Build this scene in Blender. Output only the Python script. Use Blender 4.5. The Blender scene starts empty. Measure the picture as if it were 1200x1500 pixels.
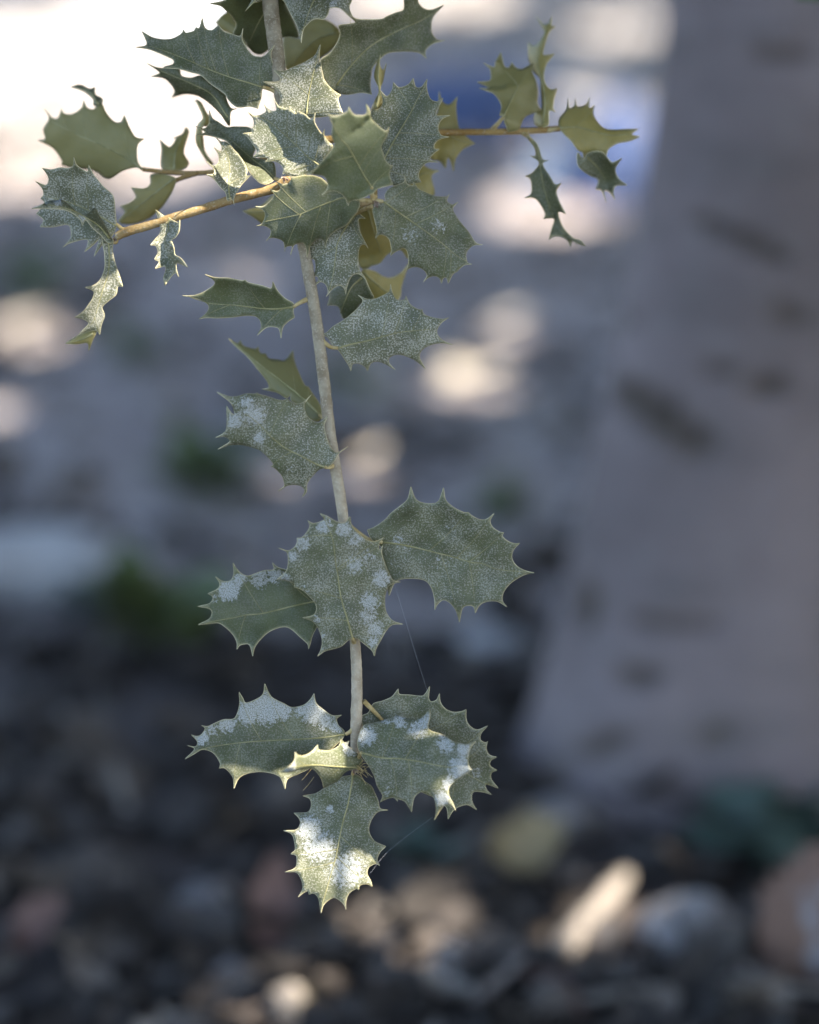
import bpy, math, random
from mathutils import Vector, noise
from mathutils.geometry import delaunay_2d_cdt

random.seed(7)
SC = bpy.context.scene
COL = SC.collection

# ------------------------------------------------------------------ camera
CAM_H = 0.50                       # camera height over the ground (m)
PITCH = math.radians(18.0)         # looking down
FOCUS = 0.75                       # distance of the twig (m)
HALF_V = math.radians(9.85)
cd = bpy.data.cameras.new('camera')
cam = bpy.data.objects.new('camera', cd)
COL.objects.link(cam)
cam.location = (0, 0, CAM_H)
cam.rotation_euler = (math.radians(90) - PITCH, 0, 0)
cd.sensor_fit = 'VERTICAL'
cd.sensor_height = 36.0
cd.lens = 18.0 / math.tan(HALF_V)
cd.clip_start = 0.02
cd.clip_end = 2000
cd.dof.use_dof = True
cd.dof.focus_distance = FOCUS
cd.dof.aperture_fstop = 4.6
cd.dof.aperture_blades = 0
SC.camera = cam

# ------------------------------------------------------------------ sky, sun, exposure
SUN_EL = math.radians(52.0)
SUN_AZ = math.radians(99.0)        # clockwise from +Y: light comes from the right
SUN = Vector((math.sin(SUN_AZ) * math.cos(SUN_EL), math.cos(SUN_AZ) * math.cos(SUN_EL), math.sin(SUN_EL)))
w = bpy.data.worlds.new('World')
SC.world = w
w.use_nodes = True
wn = w.node_tree.nodes
wl = w.node_tree.links
wn.clear()
sky = wn.new('ShaderNodeTexSky')
sky.sky_type = 'NISHITA'
sky.sun_disc = False
sky.sun_elevation = SUN_EL
sky.sun_rotation = SUN_AZ
sky.dust_density = 1.5
bg = wn.new('ShaderNodeBackground')
bg.inputs['Strength'].default_value = 0.15
wo = wn.new('ShaderNodeOutputWorld')
wl.new(sky.outputs[0], bg.inputs[0])
wl.new(bg.outputs[0], wo.inputs[0])
sl = bpy.data.lights.new('sun', 'SUN')
sl.energy = 5.0
sl.angle = math.radians(0.5)
sl.color = (1.0, 0.93, 0.82)
so = bpy.data.objects.new('sun', sl)
COL.objects.link(so)
so.rotation_euler = (-SUN).to_track_quat('-Z', 'Y').to_euler()
so.location = SUN * 12

SC.view_settings.view_transform = 'Standard'
SC.view_settings.look = 'None'
SC.view_settings.gamma = 1.0
SC.view_settings.exposure = 2.0
SC.view_settings.use_curve_mapping = False
SC.render.engine = 'CYCLES'
SC.cycles.use_denoising = True
SC.cycles.max_bounces = 8
SC.cycles.diffuse_bounces = 4
SC.cycles.transmission_bounces = 6
SC.cycles.sample_clamp_indirect = 6.0

# ------------------------------------------------------------------ photo pixels (1200 x 1500) -> rays
FWD = Vector((0, math.cos(PITCH), -math.sin(PITCH)))
RGT = Vector((1, 0, 0))
UPV = Vector((0, math.sin(PITCH), math.cos(PITCH)))
CAM = Vector((0, 0, CAM_H))
TV = math.tan(HALF_V)
PXM = FOCUS * TV / 750.0           # metres per photo pixel at the focal plane

def ray(px, py):
    return FWD + RGT * ((px - 600) / 750.0 * TV) + UPV * ((750 - py) / 750.0 * TV)

def at(px, py, mm=0.0):            # a point at the twig's distance, mm further back
    return CAM + ray(px, py) * (FOCUS + mm / 1000.0)

def gp(px, py, z=0.0):             # where that pixel meets the ground
    r = ray(px, py)
    return CAM + r * ((z - CAM_H) / r.z)

def depth_of(p):
    return (p - CAM).dot(FWD)

# ------------------------------------------------------------------ object helpers
def mesh_obj(name, verts, faces, mat, parent=None, smooth=True, attrs=None, uv=None):
    me = bpy.data.meshes.new(name)
    me.from_pydata([tuple(v) for v in verts], [], faces)
    if smooth:
        me.polygons.foreach_set('use_smooth', [True] * len(me.polygons))
    if attrs:
        for k, vals in attrs.items():
            if vals and isinstance(vals[0], (tuple, list)):
                a = me.attributes.new(k, 'FLOAT_VECTOR', 'POINT')
                a.data.foreach_set('vector', [c for t in vals for c in t])
            else:
                a = me.attributes.new(k, 'FLOAT', 'POINT')
                a.data.foreach_set('value', vals)
    me.materials.append(mat)
    me.update()
    o = bpy.data.objects.new(name, me)
    COL.objects.link(o)
    if parent is not None:
        o.parent = parent
        if parent.type == 'EMPTY':
            o.location = -parent.location
    return o

def empty(name, loc):
    o = bpy.data.objects.new(name, None)
    COL.objects.link(o)
    o.location = loc
    o.empty_display_size = 0.05
    return o

def tag(o, label=None, cat=None, group=None, kind=None):
    for k, v in (('label', label), ('category', cat), ('group', group), ('kind', kind)):
        if v:
            o[k] = v
    return o

def smooth_path(pts, n):
    """Catmull-Rom through points (tuples/Vectors of any size), n steps per span."""
    out = []
    m = len(pts)
    P = [Vector(p) for p in pts]
    for i in range(m - 1):
        p0 = P[i - 1] if i else P[0] * 2 - P[1]
        p1, p2 = P[i], P[i + 1]
        p3 = P[i + 2] if i + 2 < m else P[-1] * 2 - P[-2]
        for k in range(n):
            t = k / n
            t2, t3 = t * t, t * t * t
            out.append(0.5 * (2 * p1 + (p2 - p0) * t + (2 * p0 - 5 * p1 + 4 * p2 - p3) * t2 + (3 * p1 - p0 - 3 * p2 + p3) * t3))
    out.append(P[-1].copy())
    return out

def tube(pts, rad, sides=8, verts=None, faces=None, rough=0.0, seed=0.0, cap=True, closed=False, rscale=1.0):
    """Adds a tube along 3-D points with a radius each; returns verts, faces."""
    verts = [] if verts is None else verts
    faces = [] if faces is None else faces
    n = len(pts)
    base = len(verts)
    ref = None
    for i in range(n):
        if closed:
            t = pts[(i + 1) % n] - pts[i - 1]
        else:
            t = pts[min(i + 1, n - 1)] - pts[max(i - 1, 0)]
        t = t.normalized() if t.length > 1e-12 else Vector((0, 0, 1))
        if ref is None:
            ref = t.orthogonal().normalized()
        ref = ref - t * ref.dot(t)
        ref = ref.normalized() if ref.length > 1e-9 else t.orthogonal().normalized()
        b = t.cross(ref)
        for k in range(sides):
            a = 2 * math.pi * k / sides
            d = ref * math.cos(a) + b * math.sin(a)
            r = rad[i] if not isinstance(rad, float) else rad
            if rough:
                q = pts[i] + d * r
                r *= 1 + rough * noise.noise(q * rscale + Vector((seed, seed, seed)))
            verts.append(pts[i] + d * r)
    m = n if closed else n - 1
    for i in range(m):
        for k in range(sides):
            a = base + i * sides + k
            b2 = base + i * sides + (k + 1) % sides
            c = base + ((i + 1) % n) * sides + (k + 1) % sides
            d2 = base + ((i + 1) % n) * sides + k
            faces.append((a, b2, c, d2))
    if cap and not closed:
        faces.append(tuple(base + k for k in reversed(range(sides))))
        faces.append(tuple(base + (n - 1) * sides + k for k in range(sides)))
    return verts, faces

# ------------------------------------------------------------------ material helpers
class NT:
    def __init__(self, name):
        self.m = bpy.data.materials.new(name)
        self.m.use_nodes = True
        self.t = self.m.node_tree
        self.t.nodes.clear()
        self.out = self.t.nodes.new('ShaderNodeOutputMaterial')
    def n(self, kind, **kw):
        nd = self.t.nodes.new(kind)
        for k, v in kw.items():
            setattr(nd, k, v)
        return nd
    def put(self, sock, v):
        if hasattr(v, 'is_output'):
            self.t.links.new(v, sock)
        elif v is not None:
            if isinstance(v, tuple) and len(v) == 3 and sock.type == 'RGBA':
                v = v + (1.0,)
            sock.default_value = v
    def attr(self, name, vec=False):
        a = self.n('ShaderNodeAttribute', attribute_name=name)
        return a.outputs['Vector' if vec else 'Fac']
    def noise(self, vec, scale, detail=3.0, rough=0.55, dist=0.0):
        a = self.n('ShaderNodeTexNoise')
        self.put(a.inputs['Vector'], vec)
        a.inputs['Scale'].default_value = scale
        a.inputs['Detail'].default_value = detail
        a.inputs['Roughness'].default_value = rough
        a.inputs['Distortion'].default_value = dist
        return a.outputs['Fac']
    def voronoi(self, vec, scale, feature='F1', out='Distance'):
        a = self.n('ShaderNodeTexVoronoi', feature=feature)
        self.put(a.inputs['Vector'], vec)
        a.inputs['Scale'].default_value = scale
        return a.outputs[out]
    def ramp(self, v, lo, hi, a=0.0, b=1.0):
        r = self.n('ShaderNodeMapRange', interpolation_type='SMOOTHSTEP')
        self.put(r.inputs[0], v)
        for i, x in enumerate((lo, hi, a, b)):
            self.put(r.inputs[i + 1], x)
        return r.outputs[0]
    def math(self, op, a, b=None, c=None):
        m = self.n('ShaderNodeMath', operation=op)
        for i, x in enumerate((a, b, c)):
            if x is not None:
                self.put(m.inputs[i], x)
        return m.outputs[0]
    def mix(self, f, a, b):
        m = self.n('ShaderNodeMix', data_type='RGBA')
        self.put(m.inputs[0], f)
        self.put(m.inputs[6], a)
        self.put(m.inputs[7], b)
        return m.outputs[2]
    def bump(self, h, dist, strength=1.0):
        b = self.n('ShaderNodeBump')
        b.inputs['Strength'].default_value = strength
        b.inputs['Distance'].default_value = dist
        self.put(b.inputs['Height'], h)
        return b.outputs[0]
    def pbr(self, col, rough=0.7, spec=0.3, normal=None):
        p = self.n('ShaderNodeBsdfPrincipled')
        self.put(p.inputs['Base Color'], col)
        self.put(p.inputs['Roughness'], rough)
        self.put(p.inputs['Specular IOR Level'], spec)
        if normal is not None:
            self.put(p.inputs['Normal'], normal)
        return p.outputs[0]
    def done(self, sh):
        self.t.links.new(sh, self.out.inputs[0])
        return self.m
    def obj(self):
        return self.n('ShaderNodeTexCoord').outputs['Object']
    def geo(self):
        return self.n('ShaderNodeNewGeometry').outputs['Position']

def leaf_material():
    t = NT('oak_leaf')
    uv = t.attr('leafmm', True)
    side = t.attr('under')
    speck = t.attr('speck')
    crust = t.attr('crust')
    edge = t.attr('edge')
    tone = t.attr('tone')
    big = t.noise(uv, 0.16, 4.0)
    med = t.noise(uv, 0.9, 4.0)
    up = t.mix(t.ramp(big, 0.3, 0.7), (0.058, 0.064, 0.024), (0.108, 0.114, 0.044))
    up = t.mix(t.math('MULTIPLY', tone, t.ramp(med, 0.2, 0.8, 0.55, 1.0)), up, (0.14, 0.16, 0.065))
    # net of small veins between the pale hairs
    cell = t.voronoi(uv, 1.5, 'DISTANCE_TO_EDGE')
    net = t.ramp(cell, 0.0, 0.11, 1.0, 0.0)
    up = t.mix(t.math('MULTIPLY', net, 0.22), up, (0.17, 0.21, 0.13))
    # white star-shaped hairs
    sp = t.noise(uv, 2.3, 2.0, 0.75)
    cl = t.noise(uv, 0.15, 4.0, 0.6)
    lo = t.math('SUBTRACT', 0.59, t.math('MULTIPLY', t.ramp(cl, 0.3, 0.7), 0.13))
    sm = t.ramp(sp, lo, t.math('ADD', lo, 0.05))
    sm = t.math('MULTIPLY', sm, speck)
    up = t.mix(sm, up, (0.52, 0.49, 0.385))
    film = t.math('MULTIPLY', t.ramp(cl, 0.25, 0.8, 0.3, 0.8), speck)
    up = t.mix(t.math('MULTIPLY', film, 0.42), up, (0.36, 0.345, 0.265))
    # chalky crust that flakes at its border
    cn = t.noise(uv, 1.1, 6.0, 0.78, 0.5)
    cm = t.ramp(t.math('ADD', cn, t.math('MULTIPLY', crust, 0.42)), 0.71, 0.755)
    gr = t.noise(uv, 3.6, 3.0, 0.7)
    cm = t.math('MULTIPLY', cm, t.ramp(gr, 0.36, 0.52, 0.12, 0.95))
    up = t.mix(cm, up, t.mix(t.ramp(gr, 0.3, 0.7), (0.36, 0.37, 0.34), (0.62, 0.62, 0.58)))
    # brown pinprick spots
    bs = t.ramp(t.voronoi(uv, 0.42), 0.05, 0.12, 1.0, 0.0)
    bs = t.math('MULTIPLY', bs, t.ramp(t.noise(uv, 0.3, 2.0), 0.5, 0.62))
    up = t.mix(t.math('MULTIPLY', bs, 0.5), up, (0.09, 0.075, 0.03))
    # felted yellow underside
    un = t.mix(t.ramp(big, 0.3, 0.7), (0.29, 0.235, 0.065), (0.38, 0.31, 0.11))
    un = t.mix(t.ramp(med, 0.4, 0.8, 0.0, 0.35), un, (0.22, 0.24, 0.12))
    un = t.mix(tone, un, (0.19, 0.185, 0.085))
    col = t.mix(side, up, un)
    ed = t.ramp(edge, 0.0, 0.45, 1.0, 0.0)
    col = t.mix(t.math('MULTIPLY', ed, 0.4), col, (0.40, 0.36, 0.21))
    hgt = t.math('ADD', t.math('MULTIPLY', cell, 0.5), t.math('MULTIPLY', sp, 0.7))
    hgt = t.math('ADD', hgt, t.math('MULTIPLY', cm, 0.5))
    nrm = t.bump(hgt, 0.00012, 0.8)
    p = t.pbr(col, t.ramp(cm, 0, 1, 0.5, 0.85), 0.42, nrm)
    tr = t.n('ShaderNodeBsdfTranslucent')
    t.put(tr.inputs[0], t.mix(side, (0.18, 0.20, 0.04), (0.30, 0.26, 0.04)))
    ms = t.n('ShaderNodeMixShader')
    ms.inputs[0].default_value = 0.2
    t.t.links.new(p, ms.inputs[1])
    t.t.links.new(tr.outputs[0], ms.inputs[2])
    return t.done(ms.outputs[0])

def simple_mat(name, a, b, scale, rough=0.75, spec=0.25, bump=0.0, detail=5.0, contrast=(0.35, 0.65)):
    t = NT(name)
    v = t.obj()
    f = t.noise(v, scale, detail, 0.6)
    col = t.mix(t.ramp(f, contrast[0], contrast[1]), a, b)
    nr = t.bump(t.noise(v, scale * 2.2, 5.0, 0.65), bump) if bump else None
    return t.done(t.pbr(col, rough, spec, nr))

def bark_twig_mat():
    t = NT('twig_bark')
    v = t.geo()
    f = t.noise(v, 260.0, 5.0, 0.6)
    g = t.noise(v, 1500.0, 3.0, 0.7)
    gray = t.attr('grey')
    c1 = t.mix(t.ramp(f, 0.3, 0.7), (0.19, 0.15, 0.095), (0.34, 0.29, 0.20))
    c2 = t.mix(t.ramp(f, 0.3, 0.7), (0.31, 0.25, 0.17), (0.47, 0.39, 0.28))
    c3 = t.mix(t.ramp(f, 0.3, 0.7), (0.28, 0.165, 0.05), (0.38, 0.25, 0.09))
    c = t.mix(t.ramp(gray, 0.0, 1.0), c1, c2)
    c = t.mix(t.attr('ochre'), c, c3)
    c = t.mix(t.ramp(g, 0.52, 0.7, 0.0, 0.5), c, (0.55, 0.48, 0.37))
    n = t.bump(t.math('ADD', g, t.math('MULTIPLY', f, 0.8)), 0.00022, 0.9)
    return t.done(t.pbr(c, 0.9, 0.15, n))

M = {}
M['leaf'] = leaf_material()
M['margin'] = simple_mat('leaf_margin', (0.46, 0.38, 0.19), (0.66, 0.59, 0.37), 220.0, 0.6, 0.35, contrast=(0.3, 0.7))
M['vein'] = simple_mat('leaf_vein', (0.22, 0.20, 0.08), (0.34, 0.31, 0.15), 300.0, 0.65, 0.3)
M['petiole'] = simple_mat('petiole', (0.34, 0.24, 0.09), (0.50, 0.40, 0.20), 400.0, 0.75, 0.3, 0.0001)
M['twig'] = bark_twig_mat()
M['bud'] = simple_mat('bud_scale', (0.13, 0.07, 0.04), (0.36, 0.29, 0.22), 900.0, 0.7, 0.3, 0.0002)
M['silk'] = simple_mat('spider_silk', (0.3, 0.3, 0.32), (0.45, 0.45, 0.47), 100.0, 0.4, 0.5)

# ================================================================== the ground
def gz(x, y):
    z = 0.012 * noise.noise(Vector((x * 3.1, y * 3.1, 1.7))) + 0.007 * noise.noise(Vector((x * 11, y * 11, 4.2))) + 0.004 * noise.noise(Vector((x * 34, y * 34, 8.1)))
    q = math.hypot(x - 0.16, y - 1.23)
    z += 0.006 * math.exp(-(q / 0.22) ** 2)
    far = max(0.0, min(1.0, (math.hypot(x, y) - 6) / 20))
    return z * (1 - far * 0.5)

def graded(lo, hi, step, end):
    a = []
    v = lo
    while v <= hi:
        a.append(v)
        v += step
    s, v = step, hi
    while v < end:
        s *= 1.28
        v += s
        a.append(v)
    s, v = step, lo
    pre = []
    while v > -end:
        s *= 1.28
        v -= s
        pre.append(v)
    return list(reversed(pre)) + a

gx, gy = graded(-0.9, 0.9, 0.0115, 400), graded(0.75, 4.4, 0.0145, 400)
gv, gf = [], []
for yy in gy:
    for xx in gx:
        gv.append((xx, yy, gz(xx, yy)))
nx = len(gx)
for j in range(len(gy) - 1):
    for i in range(nx - 1):
        a = j * nx + i
        gf.append((a, a + 1, a + nx + 1, a + nx))

def ground_mat():
    t = NT('dusty_soil')
    v = t.obj()
    a = t.noise(v, 4.5, 6.0, 0.6)
    b = t.noise(v, 38.0, 6.0, 0.7)
    c = t.noise(v, 190.0, 4.0, 0.7)
    col = t.mix(t.ramp(a, 0.3, 0.7), (0.34, 0.285, 0.27), (0.48, 0.41, 0.38))
    col = t.mix(t.ramp(b, 0.46, 0.66, 0.0, 0.85), col, (0.19, 0.155, 0.145))
    col = t.mix(t.ramp(b, 0.5, 0.28, 0.0, 0.7), col, (0.46, 0.42, 0.37))
    col = t.mix(t.ramp(c, 0.5, 0.75, 0.0, 0.5), col, (0.12, 0.10, 0.09))
    # dark leaf mould round the foot of the tree, pale dust on the open ground
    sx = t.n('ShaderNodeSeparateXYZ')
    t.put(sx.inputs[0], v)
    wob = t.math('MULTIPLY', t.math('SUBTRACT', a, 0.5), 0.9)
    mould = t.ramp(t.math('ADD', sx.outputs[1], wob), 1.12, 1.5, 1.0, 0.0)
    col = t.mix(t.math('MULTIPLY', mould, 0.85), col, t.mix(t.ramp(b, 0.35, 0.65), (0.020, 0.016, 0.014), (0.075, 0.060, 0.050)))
    dust = t.ramp(t.math('ADD', sx.outputs[1], wob), 2.2, 2.9)
    col = t.mix(t.math('MULTIPLY', dust, 0.5), col, (0.50, 0.46, 0.41))
    n = t.bump(t.math('ADD', t.math('MULTIPLY', b, 1.0), t.math('MULTIPLY', c, 0.35)), 0.008, 0.8)
    return t.done(t.pbr(col, 0.95, 0.12, n))

ground = mesh_obj('ground', gv, gf, ground_mat())
tag(ground, kind='structure')

# ================================================================== the tree
def trunk_mat():
    t = NT('smooth_grey_bark')
    v = t.obj()
    a = t.noise(v, 9.0, 6.0, 0.6)
    sc = t.n('ShaderNodeMapping')
    t.put(sc.inputs['Vector'], v)
    sc.inputs['Scale'].default_value = (14, 14, 60)
    b = t.noise(sc.outputs[0], 1.0, 5.0, 0.65, 0.6)
    c = t.noise(v, 120.0, 5.0, 0.7)
    col = t.mix(t.ramp(a, 0.3, 0.7), (0.140, 0.115, 0.115), (0.212, 0.176, 0.178))
    col = t.mix(t.ramp(b, 0.5, 0.72, 0.0, 0.55), col, (0.085, 0.078, 0.075))
    col = t.mix(t.ramp(c, 0.5, 0.75, 0.0, 0.3), col, (0.25, 0.25, 0.24))
    col = t.mix(t.attr('scar'), col, t.mix(t.ramp(c, 0.35, 0.6), (0.025, 0.020, 0.016), (0.085, 0.066, 0.05)))
    n = t.bump(t.math('ADD', b, t.math('MULTIPLY', c, 0.5)), 0.002, 0.8)
    return t.done(t.pbr(col, 0.85, 0.2, n))
M['trunk'] = trunk_mat()

# scars: photo x, y, half length and half height (photo px), slant
SCARS = [(930, 590, 34, 26, 0.3), (965, 612, 40, 30, 0.35), (1005, 640, 38, 26, 0.35), (1058, 545, 22, 11, 0.1), (1130, 570, 34, 13, 0.1), (1075, 345, 60, 9, 0.32), (1120, 368, 36, 11, 0.3),
         (858, 890, 18, 30, -0.1), (935, 992, 34, 13, 0.15), (880, 1095, 40, 12, -0.25), (1150, 85, 40, 9, 0.1), (985, 915, 60, 8, 0.12), (1050, 1080, 26, 10, 0.0), (1165, 465, 30, 10, 0.2), (905, 470, 26, 8, 0.3)]
EDGE_L = [(975, 0), (965, 100), (950, 200), (935, 320), (905, 480), (872, 650), (838, 830), (803, 1000), (772, 1120), (752, 1185)]
TY = gp(900, 1215).y + 0.070                     # distance of the trunk, from where it meets the ground
ctr, rad_, zz = [], [], []
def trunk_at(z):
    """centre x and radius so that the left edge follows the bark's outline"""
    # the pixel row that shows height z at distance TY
    d = Vector((0, TY, z)) - CAM
    py = 750 - 750 * (d.dot(UPV) / d.dot(FWD)) / TV
    dep = d.dot(FWD)
    if py <= 0:
        ex = 975 + (0 - py) * 0.05
    else:
        ex = EDGE_L[-1][0]
        for (x0, y0), (x1, y1) in zip(EDGE_L, EDGE_L[1:]):
            if y0 <= py <= y1:
                ex = x0 + (x1 - x0) * (py - y0) / (y1 - y0)
        if py > EDGE_L[-1][1]:
            ex = EDGE_L[-1][0] - (py - 1185) * 0.6
    left = (ex - 600) / 750.0 * TV * dep
    r = 0.047 + 0.034 * math.exp(-max(z, -0.02) / 0.08)
    return left + r, r
tree = empty('oak_tree', (trunk_at(0)[0], TY, 0.0))
tag(tree, 'smooth grey oak trunk with dark bark scars, rising from the littered ground', 'tree')
tv, tf, ts = [], [], []
SIDES = 110
zs = [-0.05 + 0.0042 * i for i in range(105)] + [0.40 + 0.03 * i for i in range(1, 27)]
for z in zs:
    if z < 0.42:
        cx, r = trunk_at(z)
    else:
        c0, r0 = trunk_at(0.40)
        cx, r = c0 + (z - 0.40) * 0.10, r0 - (z - 0.40) * 0.008
    for k in range(SIDES):
        a = 2 * math.pi * k / SIDES
        dx, dy = math.cos(a), math.sin(a)
        q = Vector((dx * 1.3, dy * 1.3, z * 5))
        flare = 1 + (0.20 * math.exp(-max(z, 0) / 0.05)) * noise.noise(Vector((dx * 1.6, dy * 1.6, 2.2)))
        rr = r * flare * (1 + 0.035 * noise.noise(q) + 0.02 * noise.noise(q * 3.1) + 0.012 * noise.noise(Vector((dx * 3, dy * 3, z * 60))))
        p = Vector((cx + dx * rr, TY + dy * rr, z))
        s = 0.0
        if dy < 0.35:
            d = p - CAM
            dep = d.dot(FWD)
            px = 600 + 750 * d.dot(RGT) / dep / TV
            py = 750 - 750 * d.dot(UPV) / dep / TV
            for sx, sy, hl, hh, sl in SCARS:
                u = (px - sx)
                v = (py - sy) - sl * u
                e = (u / (hl * 1.2)) ** 2 + (v / (hh * 1.25)) ** 2 + 0.9 * noise.noise(Vector((px / 16, py / 12, 1.0)))
                s = max(s, max(0.0, min(1.0, 1.35 - e)))
        p -= Vector((dx, dy, 0)) * (0.004 * s)
        tv.append(p)
        ts.append(s * 0.9)
for i in range(len(zs) - 1):
    for k in range(SIDES):
        a = i * SIDES + k
        b = i * SIDES + (k + 1) % SIDES
        tf.append((a, b, b + SIDES, a + SIDES))
mesh_obj('trunk', tv, tf, M['trunk'], tree, attrs=dict(scar=ts))

TOPX = trunk_at(0.40)[0] + 0.078
TOP = Vector((TOPX, TY, 1.16))
LIMBS = [
    [(TOP.x, TOP.y, 1.10), (0.20, 1.08, 1.20), (0.17, 1.02, 1.19), (0.35, 0.75, 1.40), (0.8, 0.45, 1.58), (1.5, 0.25, 1.75)],
    [(TOP.x, TOP.y, 1.12), (0.45, 1.35, 1.35), (0.9, 1.5, 1.5), (1.5, 1.6, 1.66), (2.3, 1.6, 1.8)],
    [(TOP.x, TOP.y, 1.08), (0.35, 1.6, 1.38), (0.75, 2.3, 1.55), (1.3, 3.0, 1.7), (1.9, 3.9, 1.8)],
    [(TOP.x, TOP.y, 1.14), (0.3, 1.9, 1.45), (0.5, 3.0, 1.62), (1.0, 4.2, 1.75)],
]
for L in LIMBS:
    P = smooth_path(L, 10)
    R = [0.036 * (1 - 0.75 * i / (len(P) - 1)) for i in range(len(P))]
    v, f = tube(P, R, 12, rough=0.12, rscale=12.0)
    mesh_obj('limb', v, f, M['trunk'], tree, attrs=dict(scar=[0.0] * len(v)))
    for j in range(14, len(P), 6):
        e = P[j] + Vector((random.uniform(-.5, .6), random.uniform(-.5, .5), random.uniform(.05, .2)))
        v, f = tube(smooth_path([tuple(P[j]), tuple((P[j] + e) / 2 + Vector((0, 0, .08))), tuple(e)], 5), [0.010] * 4 + [0.007] * 4 + [0.004] * 3, 7)
        mesh_obj('limb', v, f, M['trunk'], tree, attrs=dict(scar=[0.0] * len(v)))

# sun flecks on the ground (photo x, y, half width, half height): the gaps in the crown overhead let them through
FLECKS = [(120, 170, 270, 110), (60, 70, 170, 50), (260, 10, 150, 14), (620, -10, 130, 26), (900, 45, 60, 16), (880, 160, 80, 34), (815, 225, 34, 26), (812, 302, 80, 30), (745, 485, 26, 11), (690, 563, 52, 16),
          (30, 490, 66, 18), (5, 590, 20, 10), (545, 603, 20, 8), (560, 535, 20, 7), (535, 690, 26, 10), (395, 702, 20, 8), (215, 700, 20, 7), (30, 752, 20, 6), (672, 940, 18, 7),
          (897, 1318, 44, 24), (870, 1350, 46, 26), (842, 1388, 42, 24), (560, 1372, 92, 18), (405, 1462, 48, 30), (250, 1480, 40, 18), (620, 1412, 34, 14)]
HOLES = []
for (fx, fy, a, b) in FLECKS:
    c = gp(fx, max(fy, -40))
    e = gp(fx + a, max(fy, -40))
    t_ = gp(fx, max(fy - b, -60))
    u_ = gp(fx, fy + b)
    HOLES.append((c.x, (t_.y + u_.y) / 2, abs(e.x - c.x), abs(t_.y - u_.y) / 2))
# flecks that land on the hanging branch itself (photo x, y, radius px, depth mm)
TWIG_FLECKS = [(470, 1262, 138, -5), (430, 205, 80, -5), (158, 425, 34, 0), (508, 450, 30, 8), (430, 1115, 60, -12)]
BEAMS = [(at(x, y, z), r * PXM) for x, y, r, z in TWIG_FLECKS]

def crown_leaf(p, n, up, L, verts, faces):
    s = n.cross(up)
    s = s.normalized() if s.length > 1e-6 else n.orthogonal().normalized()
    t = s.cross(n).normalized()
    b = len(verts)
    W = L * 0.36
    for (u, v, h) in ((-.5, 0, 0), (-.25, .8, .06), (.1, 1, .08), (.5, 0, -.05), (.1, -1, .08), (-.25, -.8, .06)):
        verts.append(p + t * (u * L) + s * (v * W) + n * (h * L))
    faces.append((b, b + 1, b + 2, b + 3))
    faces.append((b, b + 3, b + 4, b + 5))

cv, cf = [], []
rc = random.Random(21)

def try_leaf(p, L):
    """adds a crown leaf unless it would close one of the gaps"""
    n = (SUN + Vector((rc.gauss(0, .38), rc.gauss(0, .38), rc.gauss(0, .38)))).normalized()
    tv_, tf_ = [], []
    crown_leaf(p, n, Vector((rc.gauss(0, 1), rc.gauss(0, 1), rc.gauss(0, .5))), L, tv_, tf_)
    probe = tv_ + [(tv_[i_] + tv_[(i_ + 1) % 6]) / 2 for i_ in range(6)] + [p, (tv_[1] + tv_[5]) / 2, (tv_[2] + tv_[4]) / 2]
    for q in probe:
        g = q - SUN * (q.z / SUN.z)
        for (hx, hy, ha, hb) in HOLES:
            if ((g.x - hx) / ha) ** 2 + ((g.y - hy) / hb) ** 2 < 1:
                return
        for (c_, r) in BEAMS:
            d = q - c_
            if (d - SUN * d.dot(SUN)).length_squared < r * r:
                return
    b_ = len(cv)
    cv.extend(tv_)
    cf.extend(tuple(i_ + b_ for i_ in f_) for f_ in tf_)

for i in range(72000):
    # crown volume: a sloping slab of foliage over and beyond the trunk, on the side of the sun
    gx_ = rc.uniform(-2.3, 1.15)
    gy_ = rc.uniform(-0.7, 5.6)
    z = 1.62 + 0.25 * noise.noise(Vector((gx_ * .9, gy_ * .9, 0))) + rc.uniform(-.16, .30)
    p = Vector((gx_, gy_, 0)) + SUN * (z / SUN.z)
    # thin, ragged rim
    rim = min((gx_ + 2.3) / 0.5, (1.15 - gx_) / 0.4, (gy_ + .7) / 0.4, (5.6 - gy_) / 0.6)
    if rim < 1 and rc.random() > rim * (0.8 + 0.5 * noise.noise(p * 2.3)):
        continue
    try_leaf(p, rc.uniform(0.052, 0.076))
for i in range(7000):
    # crown extended to the right, out of view, to cut bounce light on the trunk
    gx_, gy_ = rc.uniform(1.0, 2.8), rc.uniform(-1.2, 5.4)
    if noise.noise(Vector((gx_, gy_, 2))) < -0.35:
        continue
    try_leaf(Vector((gx_, gy_, 0)) + SUN * ((1.7 + rc.uniform(-.2, .4)) / SUN.z), rc.uniform(0.09, 0.13))
# small leaves added round the gaps to sharpen the sun flecks
for (hx, hy, ha, hb) in HOLES:
    if ha * hb > 0.02:
        continue
    for i in range(int(260 + 9000 * (ha + hb) * 0.1)):
        an, k_ = rc.uniform(0, 6.283), rc.uniform(0.0, 0.06)
        g = Vector((hx + math.cos(an) * (ha + k_), hy + math.sin(an) * (hb + k_), 0))
        try_leaf(g + SUN * (rc.uniform(1.32, 1.5) / SUN.z), rc.uniform(0.022, 0.034))
for (c_, r) in BEAMS:
    s1 = SUN.orthogonal().normalized()
    s2 = SUN.cross(s1)
    for i in range(420):
        an, k_ = rc.uniform(0, 6.283), r + rc.uniform(0.0, 0.055)
        try_leaf(c_ + s1 * (math.cos(an) * k_) + s2 * (math.sin(an) * k_) + SUN * (rc.uniform(1.1, 1.3) / SUN.z), rc.uniform(0.022, 0.034))

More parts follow.
